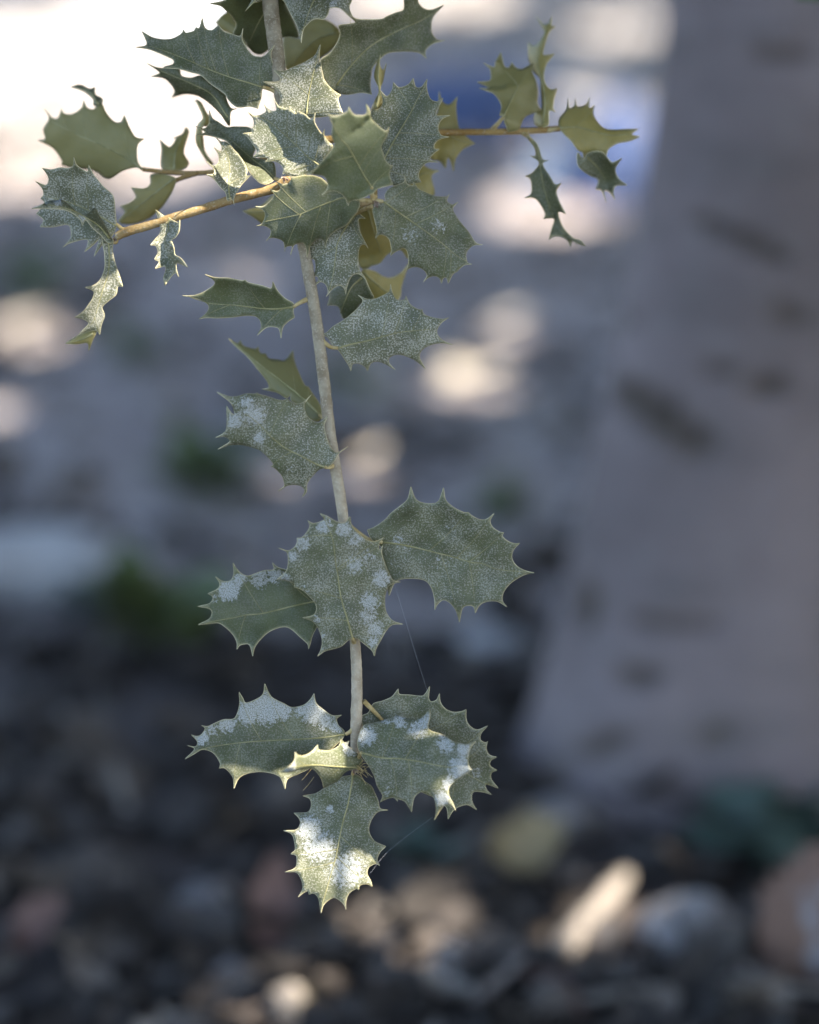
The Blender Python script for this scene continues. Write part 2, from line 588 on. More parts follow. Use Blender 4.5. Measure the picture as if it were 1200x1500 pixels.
def foliage_mat(name, a, b, tr, scale=8.0):
    t = NT(name)
    v = t.obj()
    col = t.mix(t.ramp(t.noise(v, scale, 4.0), 0.3, 0.7), a, b)
    p = t.pbr(col, 0.55, 0.35)
    q = t.n('ShaderNodeBsdfTranslucent')
    q.inputs[0].default_value = tr + (1,)
    m = t.n('ShaderNodeMixShader')
    m.inputs[0].default_value = 0.12
    t.t.links.new(p, m.inputs[1])
    t.t.links.new(q.outputs[0], m.inputs[2])
    return t.done(m.outputs[0])
M['crown'] = foliage_mat('crown_foliage', (0.035, 0.055, 0.025), (0.07, 0.10, 0.05), (0.06, 0.09, 0.02))
crown = mesh_obj('crown', cv, cf, M['crown'], tree, smooth=False)
crown['kind'] = 'stuff'

# unseen low bush, added right of the view to keep that side of the trunk dim
shade_shrub = empty('shade_shrub', Vector((0.86, 1.50, 0.0)))
tag(shade_shrub, 'low dense dark bush added out of view to shade the grey trunk', 'shade_shrub')
sv, sf = [], []
for i in range(6500):
    d = Vector((rc.gauss(0, 1), rc.gauss(0, 1), rc.gauss(0, 1))).normalized()
    r_ = rc.uniform(0.45, 1.0) * (0.9 + 0.25 * noise.noise(d * 2.4))
    q = Vector((0.86 + d.x * 0.46 * r_, 1.50 + d.y * 0.44 * r_, 0.40 + d.z * 0.40 * r_))
    if q.z < 0.02:
        continue
    crown_leaf(q, (d + Vector((rc.gauss(0, .5), rc.gauss(0, .5), .4))).normalized(), Vector((rc.gauss(0, 1), rc.gauss(0, 1), rc.gauss(0, 1))), rc.uniform(.03, .05), sv, sf)
mesh_obj('crown', sv, sf, M['crown'], shade_shrub, smooth=False)
for a_ in (0.3, 1.7, 3.0, 4.4, 5.5):
    e_ = (0.86 + 0.22 * math.cos(a_), 1.50 + 0.22 * math.sin(a_), 0.5)
    v, f = tube(smooth_path([(0.86, 1.50, -0.02), (0.86 + 0.06 * math.cos(a_), 1.50 + 0.06 * math.sin(a_), 0.2), e_], 6), [0.008 - 0.0005 * i for i in range(13)], 7)
    mesh_obj('stem', v, f, M['trunk'], shade_shrub, attrs=dict(scar=[0.0] * len(v)))

# ================================================================== the hanging oak branch
CROPS = {  # crop of the photograph the outline was read in: origin x, y and enlargement
    'C1': (400, 1120, 6.0), 'C2': (500, 990, 5.0), 'C3': (260, 990, 4.2857), 'C4': (280, 800, 6.0),
    'C5': (400, 740, 6.0), 'C6': (520, 700, 4.4444), 'C7': (300, 480, 5.4545), 'C8': (460, 400, 5.4545),
    'D1': (260, 380, 5.4545), 'D2': (420, 300, 6.0), 'D3': (530, 240, 6.0), 'D4': (360, 220, 6.0),
    'D5': (440, 100, 5.0), 'D6': (350, 130, 7.0588), 'D7': (200, 20, 5.0), 'D8': (300, 0, 5.0),
    'E1': (460, 0, 5.4545), 'E2': (50, 110, 4.2857), 'E3': (40, 220, 6.6667), 'E4': (80, 300, 6.0),
    'E5': (260, 150, 6.6667), 'E6': (680, 10, 6.6667), 'E7': (740, 130, 6.0), 'E8': (600, 120, 6.6667)}

def parse(crop, s):
    ox, oy, k = CROPS[crop]
    out = []
    for tok in s.split():
        tip = tok[0] == 'T'
        x, y = tok.lstrip('T').split(',')
        out.append((ox + float(x) / k, oy + float(y) / k, tip))
    return out

# each leaf: crop, outline (T = spine tip), midrib from base to tip, petiole back to the twig,
# z = depth in mm (base, tip), roll = mm across, cup = bend of the two halves, and its surface
LEAVES = [
 dict(c='C1', o="680,95 600,112 520,165 440,215 370,255 T262,275 325,300 335,370 300,420 T185,425 230,470 240,520 200,575 T92,580 165,610 190,680 195,750 T155,785 205,800 210,860 190,915 T105,945 200,945 245,1000 262,1090 T220,1165 270,1125 310,1110 T315,1142 360,1130 400,1175 T424,1305 440,1240 490,1190 540,1170 590,1195 628,1235 T642,1278 640,1200 670,1130 730,1090 T752,1105 765,1060 830,1050 T873,1075 860,1030 828,960 845,900 905,870 T940,892 915,840 940,770 T992,718 900,680 850,610 845,540 880,460 930,410 T1012,400 940,385 925,320 890,240 865,190 810,150 760,105 720,85",
  m="700,85 690,170 660,340 610,520 570,720 545,840 510,960 470,1100 428,1245", pet="700,85 712,50 715,20", z=(1, -9), cup=3.0, roll=1, speck=0.5,
  crust=[(310,560,150,.8),(400,720,190,.75),(640,930,210,.75),(500,390,50,.8),(850,1000,70,.5),(600,130,60,.5)]),  # crust enlarged over the sunlit part to whiten it
 dict(c='C2', o="130,545 120,480 160,370 230,345 310,325 380,305 T400,282 450,300 520,315 590,310 T648,245 650,300 640,390 740,430 820,480 920,500 T988,478 950,520 932,580 930,650 T957,690 880,735 810,790 785,830 790,880 815,930 T838,987 790,950 760,945 720,990 T682,1057 695,1000 690,920 660,870 615,845 570,855 535,890 520,950 T516,998 490,950 460,915 410,900 T412,918 380,890 320,905 T285,925 305,880 290,850 262,800 245,740 215,680 190,640 160,600",
  m="150,562 300,600 420,605 560,625 700,655 785,668 850,660", pet="150,562 130,590 115,620", z=(-6, -14), cup=5, roll=-3, speck=0.45,
  crust=[(190,440,90,.9),(430,335,70,.8),(560,400,80,.8),(620,330,70,1.),(770,500,90,.8),(900,545,70,.9),(870,680,100,1.),(790,790,60,.9),(740,900,70,.9),(340,840,70,.5),(330,330,50,.7)]),
 dict(c='C2', o="235,205 300,185 370,155 400,120 T418,93 425,135 500,140 570,148 610,140 T648,76 640,160 660,190 700,175 T720,128 725,190 760,240 820,265 880,262 T915,246 915,320 945,370 1000,395 T1074,366 1025,420 1020,470 1055,490 T1074,480 1062,530 1085,580 T1140,595 1095,620 1090,660 T1140,692 1100,710 1100,760 T1150,822 1075,795 1055,800 1068,840 T1102,870 1040,850 970,850 955,890 965,940 T994,982 930,945 870,955 820,985 T783,1050 780,990 760,950 700,900 500,800 300,600 200,480 150,330 160,290 200,270",
  m="300,322 420,400 600,510 800,640 950,735 1080,800", pet="300,322 230,250 165,185", z=(3, 9), cup=-2, speck=0.45, crust=[(990,710,70,.6),(620,230,90,.3)]),
 dict(c='C3', o="1045,345 1010,310 1000,270 T1032,246 975,250 920,215 870,170 T858,110 835,150 790,185 720,198 670,175 600,140 575,110 T548,48 540,110 500,145 430,170 410,140 T387,101 390,180 360,265 290,275 230,300 190,318 T150,311 175,330 150,370 120,380 T86,369 125,410 115,445 T63,437 108,460 T48,522 110,487 160,462 220,480 255,520 270,555 T262,580 300,580 345,630 355,670 T355,708 380,650 420,620 480,605 545,603 620,620 655,650 T676,712 690,650 760,615 830,580 900,520 1000,430 1040,390",
  m="1055,368 900,390 700,400 500,410 350,425 220,445 120,470", pet="1055,368 1085,350 1110,325", z=(0, -3), cup=-4.5, roll=2, speck=0.3,
  crust=[(560,200,120,1.),(440,230,90,1.),(310,300,80,.8),(650,215,80,.9),(770,215,60,.7),(860,220,110,.9),(930,290,70,.8),(150,390,60,.9),(1000,320,50,.8),(210,330,60,.7)]),
 dict(c='C3', o="T646,604 700,570 735,530 T740,478 760,500 800,500 850,470 T880,432 890,465 950,470 1000,450 1020,430 T1028,393 1050,420 T1080,408 1070,440 1110,470 1160,525 1150,560 1130,580 1060,600 1000,660 T918,702 905,650 870,600 835,580 760,590 700,605",
  m="1140,575 1000,570 850,560 720,575", pet="1140,575 1135,582 1120,590", z=(-3, -20), cup=6, roll=-4, speck=.4, tone=.4, crust=[(1090,450,70,.9),(700,565,60,.8),(900,470,50,.4)]),
 dict(c='C4', o="1150,480 1100,330 1000,250 830,205 760,185 T713,143 730,205 650,212 580,235 500,262 440,240 400,200 T368,145 378,230 350,300 280,310 T213,266 255,330 230,380 T148,418 190,440 190,475 150,510 T57,530 150,545 185,580 160,640 T62,690 170,680 240,675 300,710 370,780 405,850 T402,910 430,870 500,860 525,890 T542,968 560,890 620,810 700,745 810,710 880,730 960,800 1025,860 T1032,905 1050,850 1070,780 1130,650",
  m="1150,475 1065,490 900,525 720,570 600,595 480,605 370,630 220,655 120,685", pet="1150,475 1230,450 1330,400", z=(6, 6), cup=-4, roll=3, speck=0.12, tone=.25,
  crust=[(330,380,120,1.),(430,290,70,.9),(600,280,110,.8),(730,250,100,.8),(200,470,50,.6)]),
 dict(c='C5', o="665,1185 600,1240 520,1265 450,1285 T392,1328 425,1260 430,1170 385,1060 330,1010 T260,990 350,970 380,930 375,870 320,800 250,740 T183,720 190,690 120,660 T32,655 90,610 125,560 135,480 120,410 T47,374 130,400 190,370 215,320 T208,289 260,280 310,220 325,170 T303,133 350,160 420,145 455,120 T412,72 480,100 560,145 630,155 T678,95 685,160 720,220 780,275 830,310 900,320 T972,283 932,335 935,395 T966,350 955,420 985,520 1020,600 1060,665 T1122,675 1050,690 1010,720 985,800 985,900 1010,970 1060,1020 T1143,1046 1050,1050 990,1110 940,1200 905,1260 T891,1328 870,1275 810,1225 765,1190 740,1170",
  m="697,1168 650,990 610,860 585,740 570,620 550,500 530,330 495,210 440,100", pet="697,1168 708,1190 716,1215", z=(-3, -9), cup=3.5, roll=1, speck=0.6,
  crust=[(450,180,90,.8),(260,330,90,.8),(170,450,60,.8),(620,210,90,.8),(720,300,90,.7),(720,520,110,.7),(840,450,90,.6),(950,650,100,.8),(850,850,110,.8),(840,980,110,.7),(900,1080,90,.8),(880,1200,70,.7),(430,1150,60,.6),(390,1000,50,.7),(280,750,60,.6),(110,640,60,.8),(460,1270,60,.5)]),
 dict(c='C6', o="110,400 T80,338 130,320 200,270 235,230 300,180 345,135 T365,55 385,120 420,155 490,168 545,150 T577,62 590,140 640,190 710,225 T738,223 760,245 810,270 860,268 T907,230 880,280 900,325 945,352 T972,354 960,380 1000,415 1045,428 T1074,424 1035,465 1022,520 1050,570 1110,605 T1168,618 1105,630 1020,680 970,740 960,800 T990,840 930,805 860,805 810,830 T783,881 775,840 740,830 700,850 T680,940 665,880 630,825 580,795 540,820 T520,862 520,800 500,720 460,670 390,655 300,660 255,690 T222,768 215,700 235,660 210,600 178,500 172,450",
  m="180,420 280,430 400,455 520,485 640,515 760,550 830,558 930,595 1110,613", pet="180,420 90,400 0,340 -50,300", z=(1, 1), cup=-3, roll=3, speck=0.5,
  crust=[(280,400,60,.6),(640,340,130,.35),(560,560,110,.4),(350,470,70,.4),(260,560,60,.4)]),
 dict(c='C7', o="990,1110 1040,1060 1075,1000 T1144,950 1060,1000 1010,960 975,880 955,800 965,740 T1000,692 940,745 890,760 830,720 798,650 800,600 T854,532 790,595 730,610 680,590 T662,563 640,578 590,578 500,550 425,530 T417,516 400,530 330,528 260,548 190,548 T96,513 160,560 215,610 240,690 215,685 T174,625 178,720 165,830 T86,878 160,870 200,910 T105,972 190,940 280,935 380,955 450,985 520,1050 550,1095 T528,1108 570,1130 620,1190 635,1270 T585,1307 650,1265 710,1255 770,1265 800,1300 T778,1355 812,1310 820,1240 880,1165 920,1130",
  m="960,1115 880,1085 760,1020 640,960 540,880 500,840 400,740 320,690", pet="960,1115 1010,1112 1045,1085", z=(-3, -8), cup=6, roll=-2, speck=0.7,
  crust=[(400,700,110,.8),(240,740,90,.8),(330,600,80,.7),(430,880,70,.7),(800,1000,80,.4),(690,1120,50,.5)]),
 dict(c='C7', o="T188,82 260,125 T285,98 310,145 400,170 T428,148 440,200 T488,208 510,245 580,255 640,260 T706,178 715,260 760,380 800,460 T828,470 850,510 900,580 930,640 935,720 890,750 810,700 750,620 690,580 T690,533 650,560 580,520 T458,490 510,480 500,430 430,340 340,230 250,150",
  m="920,700 780,560 620,430 450,300 230,115", pet="920,700 960,720 990,730", z=(8, 20), cup=7, roll=3, speck=.1, under=1, tone=.7),
 dict(c='C8', o="T18,478 90,482 150,430 240,375 320,310 380,250 390,210 T353,176 420,208 490,205 560,175 605,145 T612,88 625,150 660,210 720,215 T736,180 760,240 810,280 855,295 T864,283 880,330 950,355 1030,368 T1078,354 1020,395 985,450 990,500 1040,545 T1110,573 1020,558 930,575 860,620 845,680 T894,768 820,705 740,665 660,650 605,675 600,720 T650,773 570,725 500,705 450,725 T428,784 410,750 370,725 310,725 T295,784 280,740 240,680 195,615 150,580 105,510",
  m="190,600 290,570 430,540 560,505 680,475 780,462 920,450", pet="190,600 130,590 75,545 50,525", z=(0, 1), cup=3.5, roll=2, speck=0.95, crust=[(700,380,180,.3)]),
 dict(c='D1', o="T37,289 120,290 210,260 295,200 285,160 T219,120 300,145 410,150 520,170 T540,162 570,185 680,210 750,230 T762,176 800,250 860,310 920,345 930,370 925,420 T937,462 880,500 840,550 T828,632 815,560 780,540 710,545 T637,606 670,540 655,480 610,452 530,450 440,462 320,468 230,465 T172,477 230,430 252,380 220,340 150,310",
  m="925,380 800,395 680,392 560,378 450,365 260,350 100,300", pet="925,380 980,345 1040,318", z=(1, 5), cup=-4, roll=-2, speck=0.2, tone=.35),
 dict(c='D2', o="620,60 560,90 480,150 300,250 200,330 185,420 T163,486 220,472 250,490 255,570 230,630 T178,653 260,625 280,660 T240,714 300,675 350,710 365,770 T347,808 390,750 440,715 480,710 510,740 T520,788 530,720 570,630 620,605 660,620 T695,657 650,590 630,520 630,430 650,360 690,350 T717,383 690,330 650,250 630,180 635,120 T694,121 650,90",
  m="610,80 520,200 450,330 430,450 410,600 375,750", pet="610,80 700,30 760,10", z=(-2, 0), cup=3, roll=1, speck=.85),
 dict(c='D4', o="1000,450 985,530 930,600 880,660 800,700 740,750 710,800 T704,863 690,800 650,775 600,800 560,860 T540,944 535,870 510,815 470,815 420,840 T394,923 410,845 350,850 T345,893 335,810 280,775 215,770 T178,802 215,750 220,700 170,665 T92,665 140,650 170,590 160,530 T82,494 155,495 220,440 250,400 240,360 T206,338 260,362 300,350 305,310 T268,278 330,300 390,285 405,240 450,235 540,220 650,240 730,300 800,350 900,400",
  m="1000,440 860,420 760,450 680,480 560,530 470,565 310,600 160,630", pet="1000,440 1060,440 1110,450", z=(-9, -3), cup=3, roll=-1, speck=0.15),
 dict(c='D6', o="T37,464 85,490 150,580 190,650 T145,710 220,705 300,720 T264,762 330,745 400,760 450,800 460,850 T448,892 480,870 540,900 620,920 T677,928 700,880 780,860 850,780 900,700 970,600 930,550 880,480 T886,416 860,465 810,400 780,330 T791,250 750,320 690,270 T616,233 600,260 540,215 T527,182 500,210 430,190 405,180 T360,102 395,180 380,230 320,225 290,195 T263,162 285,230 230,270 160,280 T94,243 150,310 155,380 130,420 135,450",
  m="840,800 760,740 700,690 600,590 450,450 300,330 200,290", pet="840,800 900,840 1000,900", z=(-5, -5), cup=-2.5, roll=-2, speck=1.0, tone=.55),
 dict(c='D5', o="500,930 430,960 370,970 T350,1008 330,950 280,905 210,900 T157,930 200,880 195,820 160,785 T40,771 100,745 150,690 210,620 250,555 230,490 235,400 T198,337 260,350 340,320 T352,279 385,335 440,345 485,330 T481,262 510,310 520,370 580,430 625,460 T651,432 635,490 600,550 T592,578 605,620 620,670 655,710 T680,714 655,750 655,800 T680,852 620,865 560,885 540,910",
  m="522,870 470,790 410,680 345,570 290,510 215,370", pet="522,870 525,920 535,960", z=(-12, -24), cup=2, roll=2, speck=.12, tone=.8),
 dict(c='D5', o="T930,77 925,140 950,220 1000,245 T1047,218 1010,290 1000,345 T1098,345 1040,370 1010,430 1030,490 T1092,503 1020,520 980,560 985,590 T1020,592 970,630 950,670 T1010,688 930,690 880,740 865,790 T886,833 780,850 660,850 600,750 590,600 560,450 515,370 520,310 570,300 605,260 600,205 T583,157 630,205 670,165 T682,101 720,140 790,120 T827,71 845,135 890,135",
  m="570,750 615,660 680,540 740,440 810,320 850,240 922,110", pet="570,750 550,850 545,950", z=(0, 1), cup=3, roll=-1, speck=0.5, crust=[(640,300,120,.35)]),
 dict(c='D3', o="205,330 205,270 240,220 300,190 375,160 T378,102 395,175 450,195 T456,158 500,220 570,255 650,285 750,290 T773,260 745,320 770,350 800,360 T850,333 800,390 830,460 880,530 940,600 1000,690 T1066,713 985,715 925,770 918,830 930,870 T970,881 900,890 850,930 T842,948 800,970 T760,1052 745,1000 715,1005 T700,1054 685,1005 640,985 585,1000 T540,1041 575,980 540,930 480,905 420,915 T386,953 410,880 405,780 370,740 300,770 T251,811 262,750 240,660 190,625 150,625 T121,658 135,590 110,480 95,400 90,360 150,345",
  m="190,330 280,395 400,480 500,550 600,620 720,710 840,810 930,860", pet="190,330 150,325 110,330", z=(-9, -1), cup=2.5, roll=0, speck=0.35, crust=[(430,620,120,.5),(680,540,100,.55)]),
 # yellow undersides deep in the rosette
 dict(c='D2', o="600,60 720,-40 900,80 1080,380 T1062,475 1010,400 960,400 880,440 820,510 T743,536 700,560 640,540 620,400 640,200", m="700,-20 760,200 830,420", z=(16, 24), cup=3, speck=.1, under=1),
 dict(c='D2', o="660,580 760,580 850,630 920,640 1000,600 T1072,518 1040,620 1010,720 1000,800 T960,865 860,900 760,900 700,760", m="680,600 820,720 950,830", z=(20, 26), cup=3, speck=.1, under=1),
 dict(c='D2', o="380,760 470,700 560,600 660,600 720,720 765,830 660,860 580,960 500,1000 480,960 450,890 T358,882 375,820", m="660,640 560,740 470,960", z=(8, 12), cup=4, roll=2, speck=.15),
 # leaves at the top; on some, fewer pale hairs imitate the shade
 dict(c='D7', o="T38,126 110,170 200,188 270,180 330,145 T345,112 360,140 420,125 T435,96 460,105 T482,30 500,100 550,122 T600,82 640,130 700,150 760,165 T781,106 775,190 820,270 860,310 T914,318 950,300 T1012,230 985,290 1000,370 1020,390 1055,440 1050,490 980,540 925,548 915,610 T890,695 830,680 740,685 680,640 650,590 610,560 540,510 470,450 400,430 310,405 200,395 268,370 268,338 190,300 90,262 T-8,245 75,225",
  m="925,538 820,505 700,470 560,420 400,350 250,290 90,235", pet="925,538 1000,560 1050,600", z=(4, 8), cup=-6, roll=4, speck=0.3, crust=[(150,230,100,.2)]),
 dict(c='D7', o="T75,363 150,395 230,400 310,405 330,455 400,470 470,455 540,500 610,560 640,580 T682,525 655,600 690,690 T738,695 690,720 680,820 620,740 540,660 470,610 410,590 340,590 T260,614 280,560 230,490 180,465 T108,459 170,430",
  m="670,760 560,600 420,520 180,420", z=(8, 14), cup=7, roll=-5, speck=0.2),
 dict(c='D8', o="T36,27 110,40 160,80 200,120 230,180 210,250 270,270 340,370 400,400 460,370 560,280 620,265 690,268 650,150 590,30 560,-60 200,-60 150,0",
  m="560,-60 420,120 330,300", z=(11, 16), cup=-4, roll=-9, speck=.0),
 dict(c='D8', o="580,270 700,280 720,200 800,140 900,150 990,230 960,330 860,420 700,500 T620,530 590,500 580,400", m="960,240 800,300 640,470", z=(26, 32), cup=3, speck=.1, under=1),
 dict(c='D8', o="T80,158 180,80 230,170 340,300 360,380 260,300 190,250 130,220", m="350,360 240,220 130,150", z=(26, 30), cup=2, speck=.1, under=1),
 dict(c='D8', o="560,-60 590,20 640,120 680,200 T707,316 715,240 740,190 800,140 870,140 900,110 920,60 990,60 1050,110 T1098,153 1060,60 1080,-10 1060,-60",
  m="840,-60 780,40 715,230", z=(5, -3), cup=4, roll=3, speck=.8, crust=[(940,40,80,.6)]),
 dict(c='D8', o="T297,83 350,25 415,5 420,-60 340,-60 345,0", z=(2, 2), m="400,-60 370,0 310,70", speck=.6),
 dict(c='E1', o="60,470 130,420 190,330 210,260 200,205 280,190 330,175 T288,118 340,150 430,155 540,150 580,130 650,100 715,75 720,0 725,-40 820,-40 835,20 880,65 940,75 T1038,38 960,120 938,190 945,270 990,320 T1049,322 960,345 900,390 890,430 T902,470 850,425 780,412 680,412 590,425 530,470 470,540 455,620 450,690 T462,756 380,740 250,755 150,720 80,640 60,520",
  m="180,680 300,520 450,370 640,260 840,170 1000,80", z=(8, 20), cup=-5, roll=5, speck=0.3),
 dict(c='E1', o="T532,432 525,520 555,560 T577,506 560,600 550,650 530,720 550,790 540,850 460,880 490,800 520,720 485,620 490,560 510,490", m="500,860 525,740 515,620 525,480", z=(3, 6), cup=5, speck=.2, under=1),
 dict(c='D8', o="T846,326 840,420 860,520 880,590 940,660 T998,697 975,720 990,780 T1012,826 960,840 800,860 600,850 540,800 555,720 520,650 T426,598 530,600 555,570 T507,514 580,520 650,490 740,450 810,400",
  m="745,840 760,700 790,560 843,345", z=(0, 5), cup=-4, roll=-3, speck=1.0, crust=[(780,480,150,.4),(600,600,70,.4)]),
 # left side shoot
 dict(c='E2', o="680,590 650,540 650,440 T694,398 640,390 600,330 T566,251 545,295 500,290 450,230 430,185 400,190 370,215 330,200 T312,156 300,205 240,245 185,240 T174,211 150,270 110,265 T66,211 95,270 60,340 70,400 T26,410 120,460 175,540 170,560 240,580 350,590 400,610 470,650 560,600 640,580",
  m="680,590 560,510 400,430 260,370 110,290", z=(20, 26), cup=4, roll=-3, speck=.25, under=1, tone=.5),
 dict(c='E2', o="T231,74 290,60 350,85 T382,72 385,120 430,150 420,190 375,190 370,150 310,100", m="400,180 350,110 260,75", z=(24, 28), cup=3, speck=.4),
 dict(c='E2', o="800,580 800,460 T788,402 850,450 890,400 T872,396 930,370 T950,326 972,360 940,480 970,550 940,590 870,600", m="880,595 890,480 945,350", z=(22, 30), cup=3, under=1, speck=.1),
 dict(c='E2', o="880,640 740,620 730,680 690,710 T611,704 640,760 600,800 T541,821 570,860 530,920 600,935 700,910 780,850 830,790 880,700", m="880,650 750,750 560,900", z=(20, 24), cup=3, under=1, speck=.1),
 dict(c='E3', o="870,720 860,600 850,480 820,420 740,350 700,300 650,240 T600,146 590,210 530,180 480,140 T455,70 450,150 400,175 320,170 230,190 T146,173 190,230 210,290 180,340 T80,303 140,360 160,430 T128,470 170,520 T88,622 160,680 T126,747 250,750 400,730 430,830 410,880 T347,948 420,905 580,870 590,930 T558,993 640,930 700,880 T653,1038 730,930 800,880 850,800",
  m="870,740 700,640 500,540 300,480 170,450", pet="870,720 930,770 990,775", z=(3, 8), cup=-5, roll=-3, speck=.95, crust=[(600,480,250,.3),(700,400,120,.35)]),
 dict(c='E3', o="T41,571 130,540 200,500 300,490 T325,476 400,530 480,600 530,640 590,620 655,565 700,640 750,720 790,800 830,900 780,900 720,830 640,760 570,680 T540,740 520,680 450,620 350,580 200,570",
  m="800,860 700,740 560,650 420,580 200,530", z=(-2, -9), cup=6, roll=6, speck=.45, crust=[(300,510,60,.8),(540,660,60,.8)]),
 dict(c='E4', o="420,270 440,440 440,560 400,660 340,710 T266,725 340,755 340,810 290,890 240,950 T177,990 240,1000 300,1040 240,1110 170,1180 T97,1216 200,1150 290,1112 370,1105 T396,1144 410,1060 440,970 420,900 480,840 540,790 555,720 T600,720 570,620 530,500 510,400 510,300",
  m="470,290 480,450 470,600 420,760 380,900 340,1020 270,1110", pet="470,290 530,330 545,290", z=(0, -5), cup=-4, roll=-3, speck=.95, crust=[(470,760,110,.4),(370,940,80,.3)]),
 dict(c='E4', o="T95,1219 200,1152 290,1114 370,1107 330,1200 T300,1284 290,1215 200,1224", z=(-4, -4), m="340,1130 250,1180 120,1215", speck=.1, under=1),
 dict(c='E4', o="T887,42 950,90 1030,130 1090,160 T1101,131 1095,230 1060,290 1030,310 1050,380 1060,440 1110,470 T1169,548 1080,510 1070,560 T1092,634 1060,600 1010,650 T969,709 960,640 980,560 960,540 T882,562 920,500 880,480 910,420 890,360 T841,355 880,310 930,240 920,150",
  m="1010,110 1000,220 970,330 1000,450 1010,560 985,660", pet="1010,110 1000,150 985,160", z=(2, -3), cup=-5, roll=4, speck=.8, crust=[(1030,200,90,.4),(990,380,80,.3)]),
 dict(c='E5', o="T369,331 420,380 480,390 560,470 640,570 680,660 670,720 T713,713 630,800 590,860 550,940 T555,1004 540,950 490,960 470,880 420,830 350,740 T281,704 350,700 355,650 T281,572 350,620 400,590 400,510 T358,441 420,480 430,420",
  m="510,950 500,800 510,650 490,520 420,400", pet="510,950 520,930 525,915", z=(1, 6), cup=-4, roll=2, speck=.95, crust=[(520,650,170,.4)]),
 dict(c='E5', o="T312,71 340,150 400,190 480,240 560,235 700,245 740,300 760,450 740,530 850,560 940,590 960,700 940,760 850,800 750,740 650,600 540,460 480,380 370,340 270,320 T176,320 270,290 T176,233 260,255 310,200",
  m="950,740 850,640 740,560 560,400 400,260", pet="950,740 1000,760 1050,770", z=(5, 12), cup=-4, roll=3, speck=.35),
 dict(c='E5', o="180,-20 230,0 290,110 T333,150 325,190 290,230 240,240 250,330 270,480 350,600 T312,606 240,500 190,410 180,340 200,220 250,150 210,40", m="205,0 270,150 220,300 240,430 330,590", z=(18, 22), cup=3, speck=.1, under=1),
 dict(c='E5', o="T636,1060 760,1030 830,1000 950,900 1050,1000 1000,1150 850,1190 820,1180 740,1120", m="1000,1000 860,1060 680,1065", z=(18, 22), cup=3, speck=.1, under=1),
 # right side shoot
 dict(c='E6', o="400,1060 350,1060 365,980 340,910 290,850 220,820 T146,794 240,790 T126,735 250,720 260,650 250,600 T186,548 290,590 310,530 T361,445 380,540 400,590 440,590 T465,541 500,590 560,610 620,580 T673,548 660,620 700,720 720,830 715,930 750,1000 T834,1022 770,1035 700,1030 640,1050 590,1080 560,1130 540,1190 500,1210 T428,1224 410,1160 390,1110",
  m="380,1080 450,930 500,830 520,760 400,620", pet="380,1080 330,1140 280,1195", z=(18, 24), cup=3, roll=3, speck=.2, under=1, tone=.5),
 dict(c='E6', o="820,1160 700,1160 690,1040 760,1000 750,800 740,700 670,620 630,500 T624,345 690,380 780,270 770,210 T702,96 780,170 830,150 T861,86 850,180 T894,190 830,250 790,370 775,470 T884,458 810,550 780,650 790,740 840,805 T909,798 880,900 870,990 T893,1028 830,1020",
  m="770,1150 790,950 770,750 720,550 770,350 815,200", z=(20, 28), cup=5, roll=-4, speck=.2, under=1),
 dict(c='E7', o="480,350 470,310 480,260 540,180 T555,86 565,170 610,150 T617,81 635,155 710,140 T741,76 740,170 T786,146 775,220 820,300 880,350 960,360 1060,355 T1169,354 1110,400 T1184,420 1090,460 990,480 910,530 890,590 860,560 780,550 720,570 690,620 680,560 640,540 580,460 520,400",
  m="480,345 640,340 800,380 950,410 1120,395", pet="480,345 430,355 380,365", z=(20, 24), cup=4, roll=-3, speck=.2, under=1),
 dict(c='E7', o="640,560 690,620 720,570 780,550 860,560 930,640 970,640 T1029,608 970,700 1000,790 T1074,847 980,850 950,900 T966,974 920,910 870,900 T890,999 850,900 T798,884 820,800 740,760 650,690 630,620",
  m="720,600 820,700 900,820", z=(21, 26), cup=-5, roll=3, speck=.3),
 dict(c='E7', o="190,410 270,470 300,530 330,620 T384,630 330,660 400,780 440,840 T494,828 450,900 480,1000 T532,1099 470,1080 480,1150 520,1230 600,1310 660,1330 T709,1384 620,1350 590,1330 T575,1384 540,1320 450,1290 T386,1322 410,1230 430,1140 T336,1142 350,1090 270,970 T170,960 230,920 225,800 T176,767 240,740 300,650 T221,589 270,590 260,520 210,450",
  m="230,450 290,560 310,700 350,900 410,1080 460,1200 560,1310", pet="230,450 190,410 165,395", z=(19, 22), cup=-5, roll=3, speck=.2),
 dict(c='E8', o="270,300 T289,90 320,190 390,220 T467,146 455,250 480,440 560,540 T639,600 530,650 460,730 440,790 T430,874 400,770 370,740 T352,844 290,770 200,740 150,500", m="200,480 330,480 460,560 600,595", z=(22, 28), cup=3, speck=.1, under=1),
 dict(c='E8', o="100,800 200,850 T289,868 215,920 240,1100 100,1100 0,1000 0,850", m="20,980 120,900 240,875", z=(24, 27), cup=2, speck=.1, under=1),
]

